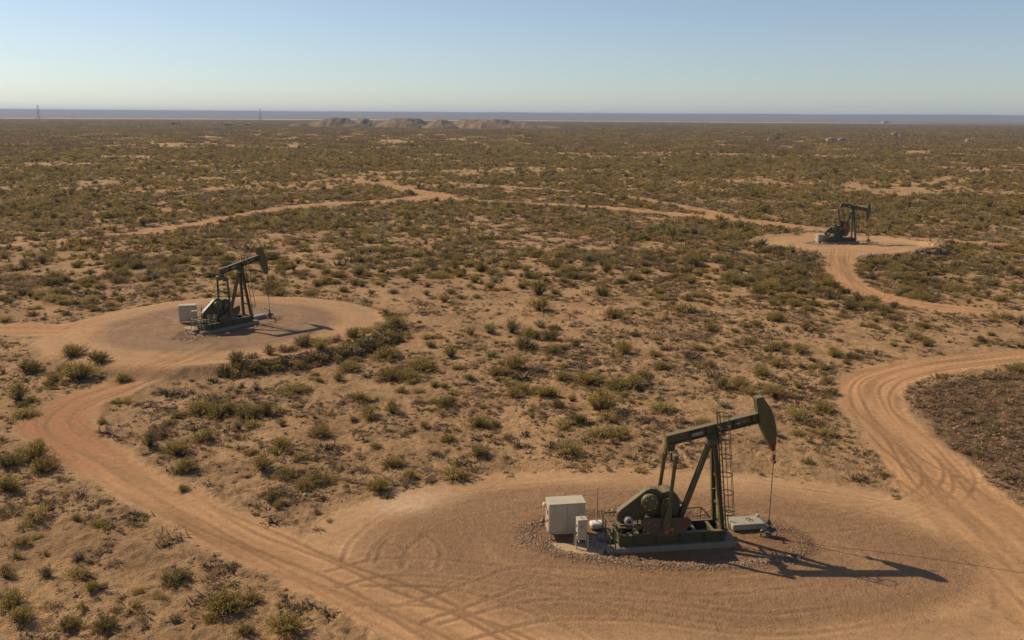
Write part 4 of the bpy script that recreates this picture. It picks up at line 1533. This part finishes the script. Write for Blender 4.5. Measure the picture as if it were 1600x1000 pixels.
# prominent bushes, placed where the photograph shows them: (px, py of the foot, width in px, kind, label or None)
HAND = [
    (42, 583, 46, 3, 'dark olive bush standing alone left of the left pad road, nearest the left edge'),
    (118, 595, 56, 0, 'wide olive bush at the foot of the left well pad, lowest of its clump'),
    (112, 566, 44, 1, 'olive bush at the left pad, uppermost of its clump by the road'),
    (152, 578, 38, 3, 'dark bush on the right of the clump below the left well pad'),
    (190, 597, 30, 1, 'small olive bush at the edge of the curved road below the left pad'),
    (25, 627, 44, 3, 'dark round bush at the left edge, just above the red bend of the road'),
    (36, 652, 36, 5, 'low yellowish bush just above the red road bend at left'),
    (65, 738, 50, 0, 'olive bush right beside the outside of the sharp left road bend'),
    (8, 732, 40, 3, 'bush cut by the left edge, beside the sharp road bend'),
    (8, 772, 46, 0, 'olive bush cut by the left edge, below the road bend'),
    (54, 815, 46, 5, 'low pale bush lower left, on bare sand below the road bend'),
    (118, 814, 20, 1, 'tiny olive bush between two others on the lower left sand'),
    (154, 824, 32, 0, 'olive bush nearest the road on the lower left sand'),
    (56, 842, 20, 5, None), (120, 905, 44, 5, None), (142, 925, 26, 0, None), (190, 940, 26, 6, None), (180, 960, 22, 6, None), (122, 878, 30, 6, None),
    (6, 905, 40, 3, None), (70, 905, 34, 3, None), (30, 975, 44, 0, None), (105, 985, 40, 3, None), (215, 930, 22, 5, None),
    (271, 912, 48, 2, 'round dark bush standing alone in the lower left, casting a sharp shadow'),
    (352, 962, 70, 0, 'largest bush of the bottom left clump, yellow-green'),
    (392, 946, 38, 0, 'bush at the upper right of the bottom left clump'),
    (446, 994, 66, 0, 'wide bush at the bottom edge, nearest the road'),
    (330, 970, 26, 0, 'small bush at the left foot of the bottom left clump'),
    (382, 996, 36, 3, 'bush at the bottom edge, left of the widest one'),
    (312, 648, 46, 2, None), (345, 652, 50, 2, 'big dark green bush in the middle of the dense clump right of the curved road'), (385, 656, 46, 2, None), (415, 652, 40, 3, None), (330, 632, 44, 6, None),
    (372, 674, 24, 4, 'small pale grey-green upright bush just below the dense dark clump'),
    (248, 684, 46, 6, None), (318, 692, 42, 1, None), (232, 702, 40, 3, None), (272, 712, 46, 0, None), (289, 740, 40, 1, None), (438, 702, 42, 1, None),
    (392, 709, 20, 5, None), (500, 684, 34, 0, None), (408, 738, 44, 0, None), (445, 750, 52, 2, None), (500, 758, 50, 2, None), (475, 765, 36, 0, None), (425, 788, 42, 3, None),
    (590, 771, 44, 0, 'olive bush nearest the upper left rim of the large pad'), (285, 768, 22, 1, None), (440, 668, 22, 1, None), (462, 616, 46, 0, None), (400, 612, 24, 4, None),
    (545, 582, 38, 2, None), (575, 652, 30, 1, None), (612, 730, 38, 0, None), (642, 748, 24, 1, None), (712, 750, 44, 5, 'low yellowish bush on the pale sand at the top rim of the large pad'),
    (842, 462, 42, 3, 'dark bush standing alone on bare sand in the centre of the photo'), (960, 497, 40, 0, None), (844, 512, 28, 4, None), (735, 524, 36, 4, None), (765, 522, 34, 4, None), (800, 522, 44, 3, None),
    (826, 528, 34, 0, None), (860, 532, 36, 3, None), (976, 554, 36, 0, None), (1112, 519, 32, 1, None), (864, 554, 32, 1, None), (604, 562, 46, 0, None),
    (768, 560, 28, 4, None), (704, 560, 32, 1, None), (612, 594, 48, 2, None), (640, 596, 42, 0, None), (656, 582, 48, 2, None), (804, 580, 46, 1, None), (840, 584, 26, 4, 'pale grey-green bush with upright stems among olive ones in the centre'),
    (880, 595, 32, 1, None), (920, 601, 46, 0, None), (964, 608, 40, 0, None), (992, 606, 40, 0, None), (804, 621, 40, 1, None), (852, 621, 38, 0, None), (748, 667, 44, 0, None), (748, 715, 44, 1, None),
    (700, 638, 38, 3, None), (872, 637, 30, 3, None), (1036, 645, 46, 5, None), (952, 657, 46, 5, None), (882, 667, 40, 5, None), (937, 681, 40, 5, None), (968, 684, 44, 0, None),
    (890, 710, 50, 5, 'low yellowish bush nearest above the cabinet by the large pad'),
    (612, 648, 44, 3, None), (576, 658, 32, 0, None), (1130, 610, 44, 3, None), (1158, 608, 40, 0, None), (1172, 618, 36, 5, None), (1032, 578, 32, 0, None), (1132, 638, 24, 4, None),
    (1100, 664, 28, 5, 'small yellowish bush just behind the raised walking beam'), (1248, 658, 46, 5, 'yellowish bush right of the raised horse head'), (1287, 646, 34, 0, None),
    (1292, 683, 40, 5, 'yellowish bush beside the right road, right of the nearest horse head'),
    (1212, 622, 50, 0, None), (1192, 588, 38, 1, None), (1250, 553, 34, 0, None), (1307, 560, 32, 1, None), (1214, 575, 28, 0, None), (1592, 584, 34, 0, 'olive bush at the right edge, on the rim of the dry brown patch'),
    (1448, 543, 22, 1, None), (1300, 618, 30, 3, None),
    # plants on the bank of the left pad
    (345, 590, 30, 6, None), (370, 580, 34, 3, None), (395, 574, 30, 6, None), (420, 566, 34, 3, None), (448, 560, 34, 6, None), (474, 552, 36, 3, None), (500, 548, 34, 5, None), (526, 544, 34, 6, None),
    (552, 538, 36, 3, None), (574, 532, 32, 5, None), (596, 524, 34, 5, None), (614, 520, 36, 0, None), (540, 556, 34, 5, None), (500, 562, 30, 0, None), (585, 548, 34, 2, None),
]
MIXED = [.13, .10, .08, .09, .03, .08, .07, .09, .10, .07, .05, .02, .05, .04]
bx, by, bs_, bk_, bl_, bsz = [], [], [], [], [], []
for (px, py, w, k, lab) in HAND:
    q = gp(px, py)
    dist = math.hypot(*q)
    size = w / F_PX * math.hypot(dist, CAM_H) * .84
    back = size * .18
    bx.append(q[0])
    by.append(q[1] + back)
    bsz.append(size)
    bk_.append({0: (0, 8, 7), 1: (1, 0), 2: (2, 8), 3: (3, 9, 10), 4: (4, 11), 5: (5, 12), 6: (6, 13)}[k][rng.integers(0, 2)] if w < 60 else k)
    bl_.append(lab)
n_hand = len(bx)

# all the other bushes, strewn by density
def strew(n, r0, r1, half=39):
    x, y = sector(n, r0, r1, half)
    area = math.radians(half) * (r1 * r1 - r0 * r0)
    keep = rng.random(n) < bush_density(x, y) * area / n
    x, y = x[keep], y[keep]
    ok = clear_of_traffic(x, y) > .35
    x, y = x[ok], y[ok]
    dry = poly_sd(x, y, DRY) > .3
    return x[dry], y[dry]


sx, sy = strew(26000, 31, 150)
keep = np.ones(len(sx), bool)
HX_, HY_, HS_ = np.array(bx), np.array(by), np.array(bsz)
for i in range(len(sx)):
    dd = np.hypot(HX_ - sx[i], HY_ - sy[i])
    if (dd < .35 * HS_ + .45).any():
        keep[i] = False
sx, sy = sx[keep], sy[keep]
# around the hand-set ones keep the random ones smaller
ssz = np.exp(rng.normal(0, .38, len(sx))) * np.interp(np.hypot(sx, sy), [30, 70, 110, 150], [.55, .82, 1.08, 1.3])
ssz = np.clip(ssz, .35, 2.6)
pk = rng.choice(14, len(sx), p=MIXED)
X = np.concatenate([bx, sx])
Y = np.concatenate([by, sy])
S = np.concatenate([bsz, ssz])
K = np.concatenate([bk_, pk]).astype(int)
LAB = bl_ + [None] * len(sx)
Z = land(X, Y)
TURN = rng.random(len(X)) * 6.283
SX = S * (.85 + .5 * rng.random(len(X)))
SZ = S * (.62 + .30 * rng.random(len(X)))
PXY = [project(X[i], Y[i], Z[i]) for i in range(len(X))]
show = np.array([S[i] / math.hypot(X[i], Y[i]) if (-15 < PXY[i][0] < 1615 and PXY[i][1] < 1012) else 0 for i in range(len(X))])
for i in range(n_hand):
    if LAB[i]:
        show[i] += 1
order = np.argsort(-show)
single = order[:300]
rest = order[300:]


def size_word(s):
    return 'wide' if s > 1.9 else ('mid-sized' if s > 1.1 else 'small')


def place_word(px, py):
    if px < 60 + (py - 520) * 0 and py > 520 and px < 330 and (py > 730 or px < 200) and (px < 200 or py > 800 or px < (py - 620) * 1.4):
        return 'left of the curving left road'
    if py > 690 and px < 560:
        return 'between left road and large pad' if px > 200 else 'left of the curving left road'
    if px > 1180 and py > 400:
        return 'between right road and far pad' if py < 600 else 'by the nearest horse head'
    if py > 600:
        return 'above the large pad'
    if px < 640 and py < 500:
        return 'behind the left pad'
    if px < 640:
        return 'below the left pad bank'
    if py > 480:
        return 'right of the left pad'
    return 'in the middle distance'


labels = {}
groups_ = {}
for i in single:
    i = int(i)
    if LAB[i]:
        labels[i] = LAB[i]
        continue
    px, py = PXY[i]
    dd = np.hypot(X - X[i], Y - Y[i]) - .35 * (S + S[i])
    dd[i] = 9
    dmin = dd.min()
    how = 'in a dense clump' if (dd < .35).sum() > 2 else ('touching a neighbour' if dmin < .1 else ('standing alone' if dmin > 1.2 else 'in loose company'))
    groups_.setdefault('%s %s bush %s, %s' % (size_word(S[i]), KINDS[K[i]][9], how, place_word(px, py)), []).append(i)
NTH = ['', 'second ', 'third ', 'fourth ', 'fifth ', 'sixth ', 'seventh ', 'eighth ', 'ninth ', 'tenth ', 'eleventh ', 'twelfth ']
for base, members in groups_.items():
    members.sort(key=lambda q: PXY[q][0])
    m = len(members)
    for k, i in enumerate(members):
        if m == 1:
            labels[i] = base
        elif k < (m + 1) // 2 and k < 12:
            labels[i] = NTH[k] + ('leftmost ' if k == 0 else 'from left ') + base if k == 0 else NTH[k] + 'from the left, ' + base
        elif m - 1 - k < 12:
            k2 = m - 1 - k
            labels[i] = ('rightmost ' if k2 == 0 else NTH[k2] + 'from the right, ') + base
        else:
            labels[i] = 'middle one, ' + base
for i in list(labels):
    w = labels[i].replace(' in loose company', ' apart').split()
    labels[i] = ' '.join(w if len(w) <= 16 else [q for q in w if q not in ('one,', 'the', 'of')][:16])
for n, i in enumerate(single):
    i = int(i)
    stm, fol, one = PROTO[K[i]]
    px, py = PXY[i]
    word = KINDS[K[i]][9]
    lab = labels[i]
    if n < 150:
        o = thing('desert_bush', lab, 'bush', (X[i], Y[i], Z[i] - .03), TURN[i], 'desert bushes scattered over the sand')
        o.scale = (SX[i], S[i], SZ[i])
        for nm, me in (('stems', stm), ('foliage', fol)):
            c = bpy.data.objects.new(nm, me)
            COL.objects.link(c)
            c.parent = o
    else:
        o = bpy.data.objects.new('desert_bush', one)
        COL.objects.link(o)
        o.location = (X[i], Y[i], Z[i] - .03)
        o.rotation_euler = (0, 0, TURN[i])
        o.scale = (SX[i], S[i], SZ[i])
        tag(o, lab, 'bush', 'desert bushes scattered over the sand')

scatter('scrub', np.column_stack([X, Y, Z - .03])[rest], TURN[rest], np.column_stack([SX, S, SZ])[rest], K[rest], SRC_NEAR)

mx, my = strew(420000, 150, 620)
mz = land(mx, my)
ms = np.clip(np.exp(rng.normal(.0, .38, len(mx))), .4, 2.8) * np.interp(np.hypot(mx, my), [150, 260, 600], [1.2, 1.35, 1.7])
scatter('scrub', np.column_stack([mx, my, mz - .03]), rng.random(len(mx)) * 6.283,
        np.column_stack([ms, ms * (.8 + .4 * rng.random(len(mx))), ms * (.58 + .3 * rng.random(len(mx)))]),
        rng.choice(14, len(mx), p=MIXED), SRC_MID)
fx, fy = sector(64000, 600, 3600, 38)
fdens = np.clip(.75 + .8 * fbm(fx, fy * .5, 160, 3, 851), .35, 1)
kf = rng.random(len(fx)) < fdens
fx, fy = fx[kf], fy[kf]
onhill = (fy > 1570) & (fy < 1880) & (fx > -440) & (fx < 90)
fx, fy = fx[~onhill], fy[~onhill]
fz = land(fx, fy)
fs = .75 + .6 * rng.random(len(fx))
scatter('scrubland', np.column_stack([fx, fy, fz - .05]), rng.random(len(fx)) * 6.283, np.column_stack([fs, fs, fs * .9]),
        rng.choice(6, len(fx), p=[.22, .2, .16, .06, .16, .20]), SRC_FAR)

# ------------------------------------------------------------------ small ground cover: dry tufts, clods, stones
SRC_TUFT = bpy.data.collections.new('sources_tuft')
for k, (lm, n, lf_, sp, wd) in enumerate([('straw', 40, .26, (25, 85), .022), ('brown', 46, .22, (10, 70), .03), ('litter', 34, .22, (2, 40), .045),
                                         ('litter', 44, .20, (5, 60), .035), ('dark', 50, .20, (10, 80), .03)]):
    r = np.random.default_rng(900 + k)
    az = r.random(n) * 6.283
    el = np.radians(sp[0] + (sp[1] - sp[0]) * r.random(n))
    d = np.column_stack([np.cos(az) * np.cos(el), np.sin(az) * np.cos(el), np.sin(el)])
    b = r.normal(0, .16, (n, 3)) * [1, 1, 0]
    w = np.column_stack([-np.sin(az), np.cos(az), np.zeros(n)]) * wd
    ln = (lf_ * (1.0 + 1.2 * r.random(n)))[:, None]
    V = np.stack([b - w, b + w, b + d * ln + w * .3, b + d * ln - w * .3], 1).reshape(-1, 3)
    source(SRC_TUFT, mesh_of('tuft', V, np.arange(n * 4).reshape(-1, 4), LM[lm])).name = 'tuft_%02d' % k
STONE = paint('crushed_stone', (.25, .165, .10), .9, .7, (.15, .095, .06), 1.5, 0, .3)
STONE2 = paint('pale_stone', (.36, .25, .165), .9, .6, (.24, .155, .1), 1.5, 0, .3)
CLOD = paint('earth_clod', (.29, .175, .095), .95, .6, (.19, .115, .065), 1.5, 0, .3)
SRC_STONE = bpy.data.collections.new('sources_stone')
for k in range(6):
    bm = bmesh.new()
    bmesh.ops.create_icosphere(bm, subdivisions=1, radius=.5)
    r = np.random.default_rng(950 + k)
    for v in bm.verts:
        v.co *= .65 + .6 * r.random()
        v.co.z *= .62
    me = bpy.data.meshes.new('stone')
    bm.to_mesh(me)
    bm.free()
    me.materials.append((STONE, STONE, STONE2, CLOD, CLOD, CLOD)[k])
    source(SRC_STONE, me).name = 'stone_%02d' % k


def cover(n, r0, r1, dens):
    x, y = sector(n, r0, r1, 38)
    area = math.radians(38) * (r1 * r1 - r0 * r0)
    c = clear_of_traffic(x, y)
    d = dens * np.clip(.45 + 1.6 * fbm(x, y, 3.2, 4, 861, .6) + .7 * fbm(x, y, 18, 2, 871), .03, 3)
    keep = (rng.random(n) < d * area / n) & (c > .15)
    return x[keep], y[keep]


tx, ty = cover(200000, 31, 130, 5.0)
tz = land(tx, ty)
ts = np.exp(rng.normal(-.75, .45, len(tx)))
scatter('dry_tufts', np.column_stack([tx, ty, tz - .01]), rng.random(len(tx)) * 6.283, np.column_stack([ts, ts, ts * (.5 + .5 * rng.random(len(tx)))]),
        rng.choice(5, len(tx), p=[.07, .26, .28, .25, .14]), SRC_TUFT)
ux, uy = cover(160000, 130, 280, 1.5)
uz = land(ux, uy)
us = np.exp(rng.normal(.15, .4, len(ux)))
scatter('dry_tufts', np.column_stack([ux, uy, uz - .01]), rng.random(len(ux)) * 6.283, np.column_stack([us, us, us * .7]),
        rng.choice(5, len(ux), p=[.08, .27, .25, .22, .18]), SRC_TUFT)
cx_, cy_ = cover(200000, 31, 110, 5.0)
cz_ = land(cx_, cy_)
cs = np.minimum(np.exp(rng.normal(-1.75, .45, len(cx_))), .34)
scatter('clods', np.column_stack([cx_, cy_, cz_]), rng.random(len(cx_)) * 6.283, np.column_stack([cs, cs * 1.2, cs]),
        rng.choice(6, len(cx_), p=[.12, .1, .06, .26, .24, .22]), SRC_STONE)

# low shrublets between the bushes
lx, ly = cover(60000, 31, 150, .42)
ok = poly_sd(lx, ly, DRY) > .2
lx, ly = lx[ok], ly[ok]
ls = np.exp(rng.normal(-.85, .35, len(lx)))
scatter('low_scrub', np.column_stack([lx, ly, land(lx, ly) - .02]), rng.random(len(lx)) * 6.283, np.column_stack([ls * 1.15, ls, ls * .75]),
        rng.choice(14, len(lx), p=[.08, .06, .05, .05, .03, .08, .20, .08, .06, .04, .05, .02, .08, .12]), SRC_MID)

# rock ring round the nearest pumpjack
n = 7500
t = rng.random(n) * 6.283
c, s = math.cos(RING1.ang), math.sin(RING1.ang)
kk = 1 + rng.normal(0, .055, n)
u, v = RING1.a * np.cos(t) * kk, RING1.b * np.sin(t) * kk
v = v + rng.normal(0, .22, n)
gx, gy = RING1.c[0] + u * c - v * s, RING1.c[1] + u * s + v * c
wgt = np.where(np.sin(t) < -.2, 1.0, .55) * np.where((t > 5.6) | (t < .5), .25, 1)
kp = rng.random(n) < wgt
gx, gy = gx[kp], gy[kp]
gs = np.exp(rng.normal(-2.5, .42, len(gx)))
scatter('rock_ring', np.column_stack([gx, gy, land(gx, gy)]), rng.random(len(gx)) * 6.283, np.column_stack([gs, gs * 1.2, gs]),
        rng.choice(6, len(gx), p=[.3, .3, .14, .1, .1, .06]), SRC_STONE)
# rubble on the banks of the left and far pads
def bank_rubble(E, a0, a1, n, off, spread, smin):
    t = rng.uniform(a0, a1, n)
    c, s = math.cos(E.ang), math.sin(E.ang)
    o = off + rng.normal(0, spread, n)
    u, v = (E.a + o) * np.cos(t), (E.b + o) * np.sin(t)
    x, y = E.c[0] + u * c - v * s, E.c[1] + u * s + v * c
    ok = np.ones(n, bool)
    for ln in ROADS.values():
        ok &= seg_dist(x, y, ln)[0] > .3
    x, y = x[ok], y[ok]
    sz = np.exp(rng.normal(smin, .45, len(x)))
    return scatter('bank_rubble', np.column_stack([x, y, land(x, y)]), rng.random(len(x)) * 6.283, np.column_stack([sz, sz * 1.2, sz * .9]),
                   rng.choice(6, len(x), p=[.2, .2, .1, .2, .15, .15]), SRC_STONE)


bank_rubble(PAD2O, R(-75), R(12), 1800, .9, .6, -1.9)
bank_rubble(PAD3, R(-180), R(10), 2200, 1.0, .6, -1.15)
bank_rubble(PAD3, R(-62), R(8), 1500, 1.6, .8, -.95)

# rough brush grown over the banks of the raised pads
def bank_brush(E, a0, a1, n, off, spread, size):
    t = rng.uniform(a0, a1, n)
    c, s = math.cos(E.ang), math.sin(E.ang)
    o = off + rng.normal(0, spread, n)
    u, v = (E.a + o) * np.cos(t), (E.b + o) * np.sin(t)
    x, y = E.c[0] + u * c - v * s, E.c[1] + u * s + v * c
    ok = np.ones(n, bool)
    for ln in ROADS.values():
        ok &= seg_dist(x, y, ln)[0] > .5
    x, y = x[ok], y[ok]
    g = size * np.exp(rng.normal(0, .3, len(x)))
    return scatter('bank_brush', np.column_stack([x, y, land(x, y) - .03]), rng.random(len(x)) * 6.283, np.column_stack([g * 1.1, g, g * .85]),
                   rng.choice(14, len(x), p=[.06, .06, .14, .12, .02, .06, .16, .06, .06, .08, .06, .02, .04, .06]), SRC_MID)


bank_brush(PAD2O, R(-78), R(14), 230, 1.3, .55, .72)
bank_brush(PAD3, R(-70), R(12), 130, 2.4, .8, .95)
bank_brush(PAD3, R(-178), R(-105), 90, 2.0, .8, .9)

# broken stone dumped round the bases of the two farther pumpjacks
for J, a, nn, sz in ((J2, A2, 900, -2.0), (J3, A3, 900, -1.6)):
    t = rng.random(nn) * 6.283
    kk = 1 + rng.normal(0, .09, nn)
    u, v = -1.6 + 5.9 * np.cos(t) * kk, 2.3 * np.sin(t) * kk
    x, y = J[0] + u * math.cos(a) - v * math.sin(a), J[1] + u * math.sin(a) + v * math.cos(a)
    g = np.exp(rng.normal(sz, .4, nn))
    scatter('rock_ring', np.column_stack([x, y, land(x, y)]), rng.random(nn) * 6.283, np.column_stack([g, g * 1.2, g]),
            rng.choice(6, nn, p=[.3, .3, .1, .1, .1, .1]), SRC_STONE)

# matted dry growth on the dried-out flat
n = 11000
lo, hi = DRY.min(0), DRY.max(0)
dx_, dy_ = rng.uniform(lo[0], hi[0], n), rng.uniform(lo[1], hi[1], n)
sd = poly_sd(dx_, dy_, DRY) + fbm(dx_, dy_, 2.2, 3, 41) * .9
ok = (sd < -.1) & (rng.random(n) < np.clip(.5 + .9 * fbm(dx_, dy_, 3, 3, 881), .05, 1)) & (np.hypot(dx_, dy_) < 110) & (clear_of_traffic(dx_, dy_) > .3)
dx_, dy_ = dx_[ok], dy_[ok]
ds = np.exp(rng.normal(-.6, .35, len(dx_)))
scatter('dry_growth', np.column_stack([dx_, dy_, land(dx_, dy_) - .01]), rng.random(len(dx_)) * 6.283, np.column_stack([ds, ds, ds * .8]),
        rng.choice(5, len(dx_), p=[.03, .45, .45, .04, .03]), SRC_TUFT)
print('bushes', len(X), 'mid', len(mx), 'far', len(fx), 'tufts', len(tx), len(ux), 'clods', len(cx_), 'dry', len(dx_))
